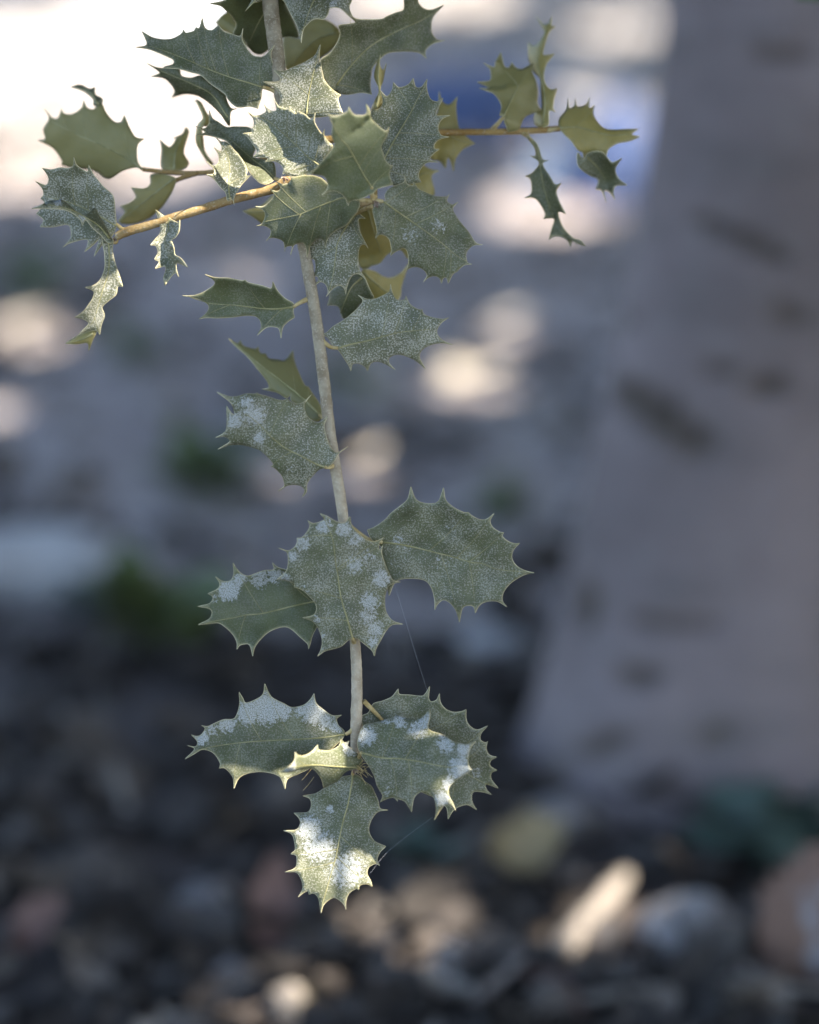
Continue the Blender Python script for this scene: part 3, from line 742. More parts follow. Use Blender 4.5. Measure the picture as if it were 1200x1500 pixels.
def outline_curve(pts, step=2.2):
    """Sharp at the spine tips, smooth bays between them."""
    n = len(pts)
    tips = [i for i, p in enumerate(pts) if p[2]]
    if not tips:
        tips = [0]
    out = []
    flags = []
    for a, i in enumerate(tips):
        j = tips[(a + 1) % len(tips)]
        seg = [pts[i]]
        k = (i + 1) % n
        while k != j:
            seg.append(pts[k])
            k = (k + 1) % n
        seg.append(pts[j])
        P = [Vector((p[0], p[1])) for p in seg]
        if len(P) == 2:
            mid = (P[0] + P[1]) * 0.5
            P = [P[0], mid, P[1]]
        for s in range(len(P) - 1):
            p0 = P[s - 1] if s else P[0]
            p1, p2 = P[s], P[s + 1]
            p3 = P[s + 2] if s + 2 < len(P) else P[-1]
            m = max(2, int((p2 - p1).length / step))
            for q in range(m):
                t = q / m
                t2, t3 = t * t, t * t * t
                c = 0.5 * (2 * p1 + (p2 - p0) * t + (2 * p0 - 5 * p1 + 4 * p2 - p3) * t2 + (3 * p1 - p0 - 3 * p2 + p3) * t3)
                if out and (c - out[-1]).length < 0.25:
                    continue
                out.append(c)
                flags.append(q == 0 and s == 0)
    return out, flags

def inside(poly, x, y):
    r = False
    j = len(poly) - 1
    for i in range(len(poly)):
        a, b = poly[i], poly[j]
        if (a.y > y) != (b.y > y) and x < (b.x - a.x) * (y - a.y) / (b.y - a.y) + a.x:
            r = not r
        j = i
    return r

def polyline_param(line, p):
    best = (1e18, 0.0, 0.0)
    acc = 0.0
    tot = sum((line[i + 1] - line[i]).length for i in range(len(line) - 1)) or 1.0
    for i in range(len(line) - 1):
        a, b = line[i], line[i + 1]
        d = b - a
        L = d.length
        if L < 1e-9:
            continue
        t = max(0.0, min(1.0, (p - a).dot(d) / (L * L)))
        q = a + d * t
        dist = (p - q).length
        if dist < best[0]:
            sgn = 1.0 if d.x * (p.y - a.y) - d.y * (p.x - a.x) > 0 else -1.0
            best = (dist, (acc + t * L) / tot, sgn)
        acc += L
    return best

TH = 0.00026                     # blade thickness (m)
NLEAF = [0]

def build_leaf(root, d):
    idx = NLEAF[0]
    NLEAF[0] += 1
    rnd = random.Random(100 + idx)
    crop = d['c']
    ox, oy, k = CROPS[crop]
    outl, flags = outline_curve(parse(crop, d['o']))
    mid = [Vector((p[0], p[1])) for p in parse(crop, d['m'])]
    mid = [Vector((v[0], v[1])) for v in smooth_path([(m.x, m.y, 0) for m in mid], 6)]
    z0, z1 = d['z']
    cup, roll = d.get('cup', 3.0), d.get('roll', 0.0)
    half = max(polyline_param(mid, p)[0] for p in outl)
    seed = Vector((rnd.uniform(0, 99), rnd.uniform(0, 99), rnd.uniform(0, 99)))
    def zmm(p):
        dist, t, s = polyline_param(mid, p)
        u = dist / half
        z = z0 + (z1 - z0) * t + roll * s * u + cup * (0.35 * u + 0.65 * u * u)
        z += 0.9 * noise.noise(Vector((p.x / 34.0, p.y / 34.0, 0)) + seed)          # rumpled blade
        z += 2.0 * u * u * noise.noise(Vector((p.x / 48.0, p.y / 48.0, 3)) + seed)     # wavy margin
        return z
    # interior points
    xs = [p.x for p in outl]
    ys = [p.y for p in outl]
    G = 4.2
    pts = list(outl)
    edge_d = [0.0] * len(outl)
    y = min(ys)
    row = 0
    while y < max(ys):
        x = min(xs) + (G / 2 if row % 2 else 0)
        while x < max(xs):
            q = Vector((x + rnd.uniform(-.6, .6), y + rnd.uniform(-.6, .6)))
            if inside(outl, q.x, q.y):
                dm = min((q - o).length_squared for o in outl)
                if dm > 5.0:
                    pts.append(q)
                    edge_d.append(math.sqrt(dm))
            x += G
        y += G * 0.87
        row += 1
    n = len(outl)
    vv, ee, ff, ov, oe, of = delaunay_2d_cdt(pts, [(i, (i + 1) % n) for i in range(n)], [], 1, 1e-4)
    ed = []
    for lst, v in zip(ov, vv):
        ed.append(edge_d[lst[0]] if lst else 0.0)
    cr = []
    for v in vv:
        c = 0.0
        for (bx, by, br, bs) in d.get('crust', []):
            q = math.hypot(v.x - (ox + bx / k), v.y - (oy + by / k)) / (br / k * 1.25)
            if q < 1:
                c = max(c, bs * (1 - q * q))
        cr.append(c)
    P = [at(v.x, v.y, zmm(v)) for v in vv]
    nv = len(P)
    # normals
    N = [Vector() for _ in P]
    tris = []
    for f in ff:
        if len(f) != 3:
            continue
        a, b, c = f
        nn = (P[b] - P[a]).cross(P[c] - P[a])
        if nn.dot(P[a] - CAM) > 0:
            a, b, c = a, c, b
            nn = -nn
        tris.append((a, b, c))
        for i in (a, b, c):
            N[i] += nn
    cnt = {}
    for a, b, c in tris:
        for e in ((a, b), (b, c), (c, a)):
            cnt[e] = cnt.get(e, 0) + 1
    verts, faces = [], []
    for p, nn in zip(P, N):
        verts.append(p + (nn.normalized() if nn.length > 0 else -FWD) * (TH / 2))
    for p, nn in zip(P, N):
        verts.append(p - (nn.normalized() if nn.length > 0 else -FWD) * (TH / 2))
    for a, b, c in tris:
        faces.append((a, b, c))
        faces.append((a + nv, c + nv, b + nv))
    for (a, b) in cnt:
        if (b, a) not in cnt:
            faces.append((b, a, a + nv, b + nv))
    un = float(d.get('under', 0))
    off = (rnd.uniform(0, 400), rnd.uniform(0, 400))
    mmk = PXM * 1000
    uvs = [(v.x * mmk + off[0], v.y * mmk + off[1], 0.0) for v in vv]
    attrs = dict(leafmm=uvs + [(a, b, 7.0) for a, b, c in uvs],
                 under=[un] * nv + [1 - un] * nv,
                 speck=[d.get('speck', .5)] * nv + [0.2] * nv,
                 crust=cr + [0.0] * nv,
                 tone=[d.get('tone', 0.0)] * (2 * nv),
                 edge=[e * mmk for e in ed] * 2)
    leaf = mesh_obj('leaf', verts, faces, M['leaf'], root, attrs=attrs)
    # thickened pale margin and its spines
    op = [at(p.x, p.y, zmm(p)) for p in outl]
    mr = []
    tipi = [i for i, f in enumerate(flags) if f]
    for i in range(n):
        dt = min(min(abs(i - t), n - abs(i - t)) for t in tipi) if tipi else 9
        mr.append(PXM * (0.3 if dt == 0 else 0.55 if dt < 3 else 0.65 if dt < 7 else 0.5))
    mv, mf = tube(op, mr, 5, closed=True)
    mesh_obj('margin', mv, mf, M['margin'], leaf)
    # midrib with its side veins
    vv2, vf2 = [], []
    lift = -0.13 - 0.10
    m = len(mid)
    if not d.get('under'):
        w0, w1 = 1.7, 0.45
    else:
        w0, w1 = 2.4, 0.6
    mp = [at(p.x, p.y, zmm(p) + lift * 0.6) for p in mid]
    tube(mp, [PXM * (w0 + (w1 - w0) * (i / (m - 1)) ** 0.6) for i in range(m)], 6, vv2, vf2)
    tips = [outl[i] for i in tipi]
    for tp in tips:
        dist, t, s = polyline_param(mid, tp)
        if dist < half * 0.38 or t > 0.985 or t < 0.03:
            continue
        ti = max(0.03, t - 0.16 * min(1.0, dist / half) - 0.04)
        a = mid[min(m - 1, int(ti * (m - 1)))]
        e = a + (tp - a) * 0.92
        c = (a + e) * 0.5 + (mid[min(m - 1, int(ti * (m - 1)) + 3)] - a) * 0.35
        q = []
        ok = True
        for j in range(9):
            u = j / 8
            b = a * (1 - u) ** 2 + c * 2 * u * (1 - u) + e * u * u
            if j and j < 8 and not inside(outl, b.x, b.y):
                ok = False
            q.append(b)
        if not ok:
            continue
        tube([at(b.x, b.y, zmm(b) + lift * 0.62) for b in q], [PXM * (0.62 - 0.36 * j / 8) for j in range(9)], 4, vv2, vf2)
    mesh_obj('venation', vv2, vf2, M['vein'], leaf)
    if d.get('pet'):
        pp = [Vector((p[0], p[1])) for p in parse(crop, d['pet'])]
        zb = zmm(mid[0])
        zs = d.get('zs', stem_depth(pp[-1]))
        mpp = len(pp)
        path = smooth_path([at(p.x, p.y, zb + lift + (zs - zb) * i / (mpp - 1)) for i, p in enumerate(pp)], 8)
        rr = [PXM * (2.5 + 1.6 * i / (len(path) - 1)) for i in range(len(path))]
        pv, pf = tube(path, rr, 8, rough=0.12, rscale=2500.0)
        mesh_obj('petiole', pv, pf, M['petiole'], leaf)
    return leaf

# twigs: photo x, y, depth mm, radius px
STEM = [(392,-130,8,13),(396,0,7,12),(403,60,6,11.5),(409,115,5,11),(420,200,4,10),(432,290,3,9.5),(446,367,2,8.8),(463,467,1,8.8),(474,553,0,8.8),
        (485,645,0,8.6),(500,737,0,8.2),(511,840,2,7.8),(520,940,1,7.8),(523,1000,0,8.2),(522,1060,0,8.4),(520,1100,0,6.5),(520,1128,-1,5.0)]
SIDE_L = [(426,262,3,7.5),(398,277,3,7.2),(344,291,3,6.8),(300,305,3,6.6),(260,317,3,6.6),(215,331,3,6.6),(187,339,3,7.0),(170,347,3,6.0)]
BACK_L = [(418,215,6,4.5),(380,235,12,4.2),(314,251,20,3.8),(260,253,22,3.6),(209,248,22,3.2)]
BACK_L2 = [(290,253,21,3.6),(262,262,22,3.4),(235,275,23,3.0)]
SIDE_R = [(418,200,6,6),(470,205,10,5.8),(540,198,16,5.6),(643,194,20,5.2),(723,193,21,5.0),(790,191,21,5.0),(830,187,21,4.2)]
ROSETTE = [(437,310,3,6),(480,308,-2,5.5),(520,300,-7,5.2),(549,294,-9,5.0)]
BACK_V = [(440,380,55,8),(436,450,60,8),(430,520,66,7),(424,600,72,6)]

def stem_depth(p):
    best = (1e9, 0)
    for path in (STEM, SIDE_L, SIDE_R, ROSETTE, BACK_L):
        for i in range(len(path) - 1):
            a, b = Vector(path[i][:2]), Vector(path[i + 1][:2])
            d = b - a
            t = max(0, min(1, (p - a).dot(d) / d.length_squared))
            q = (a + d * t - p).length
            if q < best[0]:
                best = (q, path[i][2] + (path[i + 1][2] - path[i][2]) * t)
    return best[1]

def build_twig(root, name, path, n=14, ochre=0.0, extra=None, grey=None):
    S = smooth_path([(a, b, c) for a, b, c, r in path], n)
    R = [v[0] for v in smooth_path([(r, 0, 0) for a, b, c, r in path], n)]
    pts = [at(s[0], s[1], s[2]) for s in S]
    rad = [r * PXM for r in R]
    gv = [0.0 if grey is None else grey(s[1]) for s in S]
    if extra:
        m = len(extra)
        e = smooth_path(extra + [tuple(pts[0])], 12)[:-1]
        pts = e + pts
        rad = [rad[0] * (1 + 1.2 * (1 - i / len(e))) for i in range(len(e))] + rad
        gv = [gv[0]] * len(e) + gv
    v, f = tube(pts, rad, 14, rough=0.10, rscale=900.0, seed=len(name))
    g = [x for x in gv for _ in range(14)]
    return mesh_obj(name, v, f, M['twig'], root, attrs=dict(grey=g, ochre=[ochre] * len(v)))

top = at(392, -130, 8)
HANG = Vector((0.17, 1.02, 1.18))              # where the branch leaves the limb above
branch = empty('oak_branch', HANG)
tag(branch, 'slender hanging oak branch with spiny grey-green leaves, in front of the grey tree trunk', 'branch')
build_twig(branch, 'stem', STEM, 16, 0.0,
           extra=[tuple(HANG), (0.10, 0.93, 1.12), (0.0, 0.83, 0.95), (-0.035, 0.755, 0.70), (-0.037, 0.715, 0.52)],
           grey=lambda y: 0.0 if y < 150 else min(1.0, max(0.25, (y - 400) / 500)))
build_twig(branch, 'side_twig', SIDE_L, 12, 0.75)
build_twig(branch, 'side_twig', BACK_L, 10, 0.9)
build_twig(branch, 'side_twig', BACK_L2, 10, 0.9)
build_twig(branch, 'side_twig', SIDE_R, 12, 0.95)
build_twig(branch, 'side_twig', ROSETTE, 10, 0.6)
for d in LEAVES:
    build_leaf(branch, d)

def scale_bud(root, px, py, z, r, n, spread, down):
    """overlapping pointed bud scales"""
    rnd = random.Random(int(px))
    v, f = [], []
    for i in range(n):
        a = 2 * math.pi * i / n + rnd.uniform(-.3, .3)
        q = rnd.uniform(0.2, 1.0)
        pts = []
        for j in range(5):
            t = j / 4
            rr = r * (0.25 + spread * math.sin(t * 2.2)) * q
            pts.append(at(px + math.cos(a) * rr, py + math.sin(a) * rr * 0.8 + down * t * r, z - t * r * PXM * 900))
        tube(pts, [PXM * r * x for x in (.22, .30, .26, .16, .03)], 6, v, f)
    return mesh_obj('bud', v, f, M['bud'], root)
scale_bud(branch, 551, 297, -10, 5.5, 9, 0.9, 0.6)
scale_bud(branch, 521, 1128, -2, 4.5, 8, 0.8, 0.8)
scale_bud(branch, 417, 261, 1, 7, 7, 0.7, 0.4)
scale_bud(branch, 168, 349, 1, 4.5, 6, 0.8, 0.9)

def fine_threads(root, name, paths, r, mat):
    v, f = [], []
    for p in paths:
        tube(smooth_path([at(*q) for q in p], 8), r, 4, v, f)
    return mesh_obj(name, v, f, mat, root)
# dry stipules, hair-thin, at the tip of the branch
st = []
rs = random.Random(5)
for i in range(16):
    a = rs.uniform(-0.9, 0.9)
    L = rs.uniform(8, 22)
    x0, y0 = 524 + rs.uniform(-4, 6), 1126 + rs.uniform(-5, 6)
    st.append([(x0, y0, -3), (x0 + L * .5 * math.cos(a), y0 + L * .5 * math.sin(a) - 2, -5), (x0 + L * math.cos(a), y0 + L * math.sin(a) + rs.uniform(-2, 5), -5)])
for x, y in ((446, 1135), (452, 1128), (448, 1150)):
    st.append([(x + 12, y - 12, -3), (x + 5, y - 2, -3), (x - 4, y + 8, -3)])
fine_threads(branch, 'stipule', st, 0.00007, M['petiole'])
for path, lab in (([(578, 856, -2), (588, 888, 0), (597, 918, 2), (611, 965, 4), (626, 1012, 6)], 'thin strand of spider silk hanging below the broad right-hand leaf'),
                  ([(541, 1281, -8), (566, 1250, -6), (600, 1222, -4), (634, 1197, -8)], 'thin strand of spider silk slanting beside the lowest leaf')):
    s = fine_threads(None, 'spider_silk', [path], 0.00002, M['silk'])
    tag(s, lab, 'spider silk')

# unseen twig added on the right: leaf shape cut to cast the toothed shadow below
EDGE = "T420,320 465,400 465,500 430,590 T385,640 480,638 525,700 545,770 T540,850 600,812 680,805 735,840 T750,885 800,850 850,800 T900,775 1200,800 T1560,760 1520,560 T1600,420 1500,250 1300,100 1080,60 T1040,-20 900,-60 T800,-150 700,-60 T560,-90 500,40 T380,90 440,180"
ol, fl = outline_curve(parse('C1', EDGE), 4.0)
vv_, ee_, ff_, a_, b_, c_ = delaunay_2d_cdt(ol, [(i, (i + 1) % len(ol)) for i in range(len(ol))], [], 1, 1e-4)
SHIFT = SUN * 0.235
pv_ = [at(q.x, q.y, -4) + SHIFT for q in vv_]
nv_ = len(pv_)
fv_ = [tuple(t_) for t_ in ff_] + [tuple(i + nv_ for i in reversed(t_)) for t_ in ff_]
pv_ += [q + FWD * 0.0003 for q in pv_]
shade_twig = empty('oak_branch', Vector((0.52, 0.40, 1.50)))
tag(shade_twig, 'unseen twig of leaf shapes added right of the branch to cast shade', 'branch')
lf1 = mesh_obj('leaf', pv_, fv_, M['crown'], shade_twig)
for cx_, cy_, rx_, ry_, dz_, ph_ in ((375, 1062, 132, 78, .245, 0.1), (690, 1005, 165, 150, .255, 0.5)):  # further leaf shapes, added to keep sun off the surrounding leaves
    ring = []
    for j in range(44):
        an = 2 * math.pi * j / 44 + ph_
        rr = (0.9, 0.98, 1.16, 0.98)[j % 4]
        ring.append(at(cx_ + math.cos(an) * rx_ * rr, cy_ + math.sin(an) * ry_ * rr, -4) + SUN * dz_)
    ring.append(at(cx_, cy_, -8) + SUN * dz_)
    fr = [(44, j, (j + 1) % 44) for j in range(44)]
    vr = ring + [q + FWD * 0.0003 for q in ring]
    tube(smooth_path([tuple(ring[0] if cx_ < 500 else ring[20]), tuple(at(560, 1090, -6) + SHIFT)], 5), 0.0008, 6, vr, fr)
    mesh_obj('leaf', vr, fr + [tuple(i + 45 for i in reversed(t_)) for t_ in fr[:44]], M['crown'], shade_twig)
base_ = at(560, 1115, -4) + SHIFT
v, f = tube(smooth_path([(0.52, 0.40, 1.50), (0.44, 0.48, 1.05), (0.33, 0.58, 0.62), tuple(base_)], 12), [0.003 - 0.002 * i / 36 for i in range(37)], 8)
mesh_obj('stem', v, f, M['twig'], shade_twig, attrs=dict(grey=[0.0] * len(v), ochre=[0.4] * len(v)))

# the branch goes on above the picture: leaves round the stem, many added in front to shade the upper ones
ra = random.Random(17)
for i in range(74):
    u = ra.random()
    q = at(395 + ra.uniform(-330, 330), -215 - 480 * u, ra.uniform(-55, 60)) if i < 34 else at(400 + ra.uniform(-230, 230), -235 - 240 * u, ra.uniform(-120, 5))
    if depth_of(q) < 0.2:
        continue
    vv_, ff_ = [], []
    n_ = Vector((ra.gauss(0, .4), ra.gauss(0, .4), 1)).normalized()
    pts_ = []
    L_ = ra.uniform(0.034, 0.044)
    s_ = n_.orthogonal().normalized()
    a_ = ra.uniform(0, 6.28)
    t_ = (s_ * math.cos(a_) + n_.cross(s_) * math.sin(a_)).normalized()
    s_ = n_.cross(t_)
    ring = []
    for j in range(20):
        an = 2 * math.pi * j / 20
        rr = 1.12 if j % 2 else 0.86
        ring.append(q + t_ * (math.cos(an) * L_ * .5 * rr) + s_ * (math.sin(an) * L_ * .34 * rr) + n_ * (0.004 * math.sin(an) ** 2))
    vv_ = ring + [q] + [x - n_ * 0.0003 for x in ring] + [q - n_ * 0.0003]
    ff_ = [(20, j, (j + 1) % 20) for j in range(20)] + [(41, 21 + (j + 1) % 20, 21 + j) for j in range(20)]
    yk = max(0.0, min(1.0, u))
    stem_p = Vector((-0.037, 0.715, 0.0))
    stem_p.z = max(0.42, min(0.60, q.z))
    tube(smooth_path([tuple(q - t_ * L_ * .45), tuple((q + stem_p) / 2 + Vector((0, 0, .01))), tuple(stem_p)], 4), 0.0009, 6, vv_, ff_)
    mesh_obj('leaf', vv_, ff_, M['crown'], branch)

# ================================================================== things lying on the ground
def litter_mat():
    t = NT('dry_litter')
    h = t.attr('tint')
    v = t.geo()
    f = t.noise(v, 140.0, 4.0)
    c = t.mix(t.ramp(h, 0.0, 0.45), (0.020, 0.016, 0.013), (0.068, 0.055, 0.046))
    c = t.mix(t.ramp(h, 0.45, 0.75), c, (0.15, 0.122, 0.10))
    c = t.mix(t.ramp(h, 0.78, 1.0), c, (0.28, 0.24, 0.20))
    c = t.mix(t.ramp(f, 0.45, 0.7, 0.0, 0.5), c, (0.07, 0.06, 0.055))
    return t.done(t.pbr(c, 0.8, 0.25))
M['litter'] = litter_mat()

def dry_leaf_verts(p, yaw, L, curl, tilt, rnd, verts, faces, holly=True):
    """a curled, toothed dead leaf"""
    b = len(verts)
    n = 5
    rows = []
    ca, sa = math.cos(yaw), math.sin(yaw)
    for i in range(n + 1):
        u = i / n
        wd = L * 0.30 * math.sin(math.pi * (0.08 + 0.84 * u)) * (1.18 if (holly and i % 2) else 0.9)
        for s in (-1, 0, 1):
            x = (u - 0.5) * L
            y = s * wd
            z = curl * (s * s * wd * 0.9 + 1.6 * (u - 0.5) ** 2 * L) + tilt[0] * x + tilt[1] * y
            verts.append(Vector((p.x + ca * x - sa * y, p.y + sa * x + ca * y, p.z + z + rnd.uniform(-.001, .001))))
    for i in range(n):
        for j in range(2):
            a = b + i * 3 + j
            faces.append((a, a + 1, a + 4, a + 3))

lv, lf, lt = [], [], []
rl = random.Random(3)
for i in range(9500):
    y = 0.70 + 3.8 * rl.random() ** 1.75
    x = rl.uniform(-0.75, 0.75) * (0.45 + 0.22 * y)
    dens = noise.noise(Vector((x * 5, y * 5, 9)))
    if y > 1.32 and dens < rl.uniform(-.25, .3) + 0.12 + 0.16 * min(1.0, (y - 1.32) / 0.5):
        continue
    p = Vector((x, y, gz(x, y) + rl.uniform(0.001, 0.013)))
    b = len(lv)
    dry_leaf_verts(p, rl.uniform(0, 6.28), rl.uniform(0.012, 0.032), rl.uniform(-.5, .8), (rl.gauss(0, .32), rl.gauss(0, .4)), rl, lv, lf)
    t_ = min(1.0, max(0.0, rl.gauss(0.40, 0.26)))
    lt += [t_] * (len(lv) - b)
lit = mesh_obj('leaf_litter', lv, lf, M['litter'], attrs=dict(tint=lt))
tag(lit, 'scattered dead leaves covering the soil under the tree', 'leaf litter', kind='stuff')

def stone_mesh(c, rx, ry, rz, seed, verts, faces, nu=10, nv_=7, amp=0.28, yaw=0.0):
    b = len(verts)
    s = Vector((seed * 1.7, seed * 2.3, seed))
    ca, sa = math.cos(yaw), math.sin(yaw)
    for j in range(nv_ + 1):
        th = math.pi * j / nv_
        for i in range(nu):
            ph = 2 * math.pi * i / nu
            d = Vector((math.sin(th) * math.cos(ph), math.sin(th) * math.sin(ph), math.cos(th)))
            k = 1 + amp * noise.noise(d * 1.3 + s) + amp * 0.5 * noise.noise(d * 3.0 + s)
            x, y, z = d.x * rx * k, d.y * ry * k, d.z * rz * k
            verts.append(Vector((c.x + ca * x - sa * y, c.y + sa * x + ca * y, c.z + z)))
    for j in range(nv_):
        for i in range(nu):
            a = b + j * nu + i
            q = b + j * nu + (i + 1) % nu
            faces.append((a, a + nu, q + nu, q))

# clods and grit, too many and too small to tell apart
pv, pf, pt = [], [], []
for i in range(1500):
    y = 0.72 + 3.4 * rl.random() ** 1.6
    x = rl.uniform(-0.75, 0.75) * (0.45 + 0.22 * y)
    r = rl.uniform(0.004, 0.013)
    b = len(pv)
    stone_mesh(Vector((x, y, gz(x, y) + r * .35)), r, r * rl.uniform(.7, 1.2), r * rl.uniform(.5, .9), i, pv, pf, 6, 4, 0.35)
    pt += [rl.random() ** 1.3] * (len(pv) - b)
grit = mesh_obj('gravel', pv, pf, M['litter'], attrs=dict(tint=pt), smooth=False)
tag(grit, 'small clods and grit strewn over the bare soil', 'gravel', kind='stuff')

M['stone_grey'] = simple_mat('grey_stone', (0.21, 0.185, 0.175), (0.37, 0.335, 0.315), 60.0, 0.9, 0.2, 0.002)
M['stone_pale'] = simple_mat('pale_stone', (0.34, 0.325, 0.32), (0.46, 0.44, 0.43), 45.0, 0.9, 0.2, 0.002)
M['stone_dark'] = simple_mat('dark_stone', (0.05, 0.043, 0.038), (0.115, 0.098, 0.088), 60.0, 0.9, 0.2, 0.002)
M['red'] = simple_mat('red_brown_leaf', (0.12, 0.065, 0.05), (0.19, 0.11, 0.085), 90.0, 0.7, 0.3)
M['tan'] = simple_mat('tan_leaf', (0.17, 0.125, 0.06), (0.28, 0.215, 0.12), 90.0, 0.7, 0.3)
M['straw'] = simple_mat('fleck_leaf', (0.50, 0.42, 0.32), (0.66, 0.58, 0.46), 60.0, 0.7, 0.3)  # pale colour that lifts the sun flecks
M['stick'] = simple_mat('weathered_stick', (0.22, 0.19, 0.16), (0.28, 0.24, 0.20), 80.0, 0.9, 0.15, 0.001)

# stones: photo x, y, half width px, half height px, material
STONES = [(330, 795, 40, 24, 'stone_grey'), (400, 770, 34, 20, 'stone_grey'),
          (730, 975, 62, 26, 'stone_pale'), (560, 960, 40, 24, 'stone_grey'), (735, 1395, 60, 62, 'stone_dark'), (270, 1190, 60, 34, 'stone_dark'),
          (1010, 1360, 90, 60, 'stone_grey'), (900, 1440, 70, 44, 'stone_dark'), (120, 1290, 60, 40, 'stone_dark'), (300, 1310, 48, 38, 'stone_grey'),
          (460, 1330, 56, 36, 'stone_dark'), (600, 1455, 60, 44, 'stone_dark'), (60, 1180, 52, 30, 'stone_dark'), (640, 1320, 44, 28, 'stone_grey'),
          (1085, 1440, 60, 40, 'stone_dark'), (470, 1240, 54, 28, 'stone_dark'), (340, 1420, 40, 30, 'stone_grey'), (180, 1390, 54, 34, 'stone_dark'), (820, 1215, 60, 34, 'stone_grey'), (960, 1260, 46, 26, 'stone_dark')]
LBL = ['mid grey stone just beyond the end of the pale log',
       'mid grey stone between the pale log and the hanging stem',
       'pale flat stone beside the foot of the trunk',
       'mid grey stone behind the stem, below the broad leaves',
       'tall dark stone beside the short grey stick',
       'dark stone next to the slanting grey stick',
       'largest mid grey stone, lying in front of the trunk',
       'dark stone between the sun-patch stick and the straight tan stick',
       'dark stone beyond the rust orange fallen leaf',
       'mid grey stone near the slanting stick and dark litter',
       'dark stone just under the lowest hanging leaf',
       'dark stone in front of the sunny patch of litter',
       'dark stone on the far side of the slanting grey stick',
       'mid grey stone beside the teal seedling under the lowest leaf',
       'dark stone beside the large upright curled leaf',
       'dark stone partly hidden by the lowest hanging leaf',
       'mid grey stone beside the reddish brown fallen leaf',
       'dark stone between the rust orange and the reddish brown leaves',
       'mid grey stone touching the foot of the trunk',
       'dark stone between the trunk and the largest grey stone']
for i, (sx, sy, hw, hh, m) in enumerate(STONES):
    c = gp(sx, sy + hh * 0.5)
    k = depth_of(c) * TV / 750.0
    v, f = [], []
    r = hw * k
    h = hh * k
    stone_mesh(Vector((c.x, c.y + r * .4, gz(c.x, c.y) + h * .35)), r, r * 0.8, h, i * 7.3, v, f, 16, 10, 0.30)
    o = mesh_obj('stone', v, f, M[m])
    tag(o, LBL[i], 'stone', 'stones in the litter')

# pale log at the left
c0, c1 = gp(-120, 892), gp(228, 892)
v, f = tube(smooth_path([tuple(c0 + Vector((0, 0, .016))), tuple((c0 + c1) / 2 + Vector((0, .006, .020))), tuple(c1 + Vector((0, 0, .014)))], 14),
            [0.020 - 0.006 * abs((i / 28) * 2 - 1) ** 3 for i in range(29)], 14, rough=0.25, rscale=40.0)
log = mesh_obj('log', v, f, M['stone_pale'])
tag(log, 'pale grey weathered log lying on the ground at the left', 'log')

def stick(px0, py0, px1, py1, rpx, mat, label, lift=0.008):
    a, b = gp(px0, py0), gp(px1, py1)
    a.z, b.z = gz(a.x, a.y) + lift, gz(b.x, b.y) + lift
    k = depth_of((a + b) / 2) * TV / 750.0
    mid = (a + b) / 2 + Vector((0.004, 0.003, 0.004))
    P = smooth_path([tuple(a), tuple(mid), tuple(b)], 10)
    v, f = tube(P, [rpx * k * (1 - .35 * i / 20) for i in range(21)], 8, rough=.25, rscale=90.0)
    o = mesh_obj('stick', v, f, mat)
    tag(o, label, 'stick')
stick(840, 1486, 1230, 1478, 8, M['stick'], 'straight tan stick lying across the litter in front of the stones')
stick(95, 1095, 195, 1240, 11, M['stick'], 'slanting grey stick lying on dark litter beyond the hanging leaves')
stick(690, 1490, 800, 1395, 9, M['stone_grey'], 'short grey stick beside the large dark stone')
stick(770, 1440, 850, 1510, 9, M['red'], 'short reddish stick crossing near the dark stone')
stick(820, 1410, 915, 1302, 20, M['stick'], 'pale stick added to stand in for a patch of sunlight')  # put in to make the sun patch here read bright
stick(430, 1490, 464, 1476, 4, M['tan'], 'thin pale straw stub on the litter')

def lying_leaf(px, py, lpx, yaw, mat, label, curl=0.5, tilt=(0.2, 0.3)):
    c = gp(px, py)
    c.z = gz(c.x, c.y) + 0.014
    L = lpx * depth_of(c) * TV / 750.0
    v, f = [], []
    dry_leaf_verts(c, yaw, L, curl, tilt, random.Random(int(px)), v, f)
    nb = len(v)
    v += [q - Vector((0, 0, 0.0006)) for q in v]
    f += [tuple(reversed([i + nb for i in q])) for q in f]
    o = mesh_obj('fallen_leaf', v, f, mat)
    tag(o, label, 'fallen leaf')
    return o
lying_leaf(400, 1385, 110, 1.4, M['red'], 'reddish brown fallen leaf standing on edge among dark stones', 0.6, (0.9, 0.2))
lying_leaf(45, 1405, 100, 0.4, M['red'], 'rust orange fallen leaf lying on dark litter', 0.4, (0.5, 0.6))
lying_leaf(770, 1298, 110, 0.2, M['tan'], 'ochre fallen leaf beyond the big dark stone', 0.5, (0.2, 0.9))
lying_leaf(255, 1145, 80, 2.4, M['stone_dark'], 'dull brown fallen leaf beside the slanting stick', 0.4, (0.2, 0.4))
lying_leaf(655, 1452, 60, 0.9, M['stone_grey'], 'small grey fallen leaf beside the dark stone', 0.5, (0.3, 0.5))

for px, py, L, yaw in ((745, 487, 60, .3), (668, 565, 80, 1.9), (715, 560, 70, .2), (562, 540, 50, 1.0), (546, 604, 52, 2.2), (535, 692, 62, .5), (396, 706, 52, 1.4), (30, 498, 90, .1), (672, 945, 40, .3)):  # pale leaves added so the sun flecks show as bright discs
    o = lying_leaf(px, py, L, yaw, M['straw'], 'pale fallen leaf added to brighten a fleck of sunlight', 0.15, (0.25, -0.05))
    o['group'] = 'pale leaves added to brighten the sun flecks'

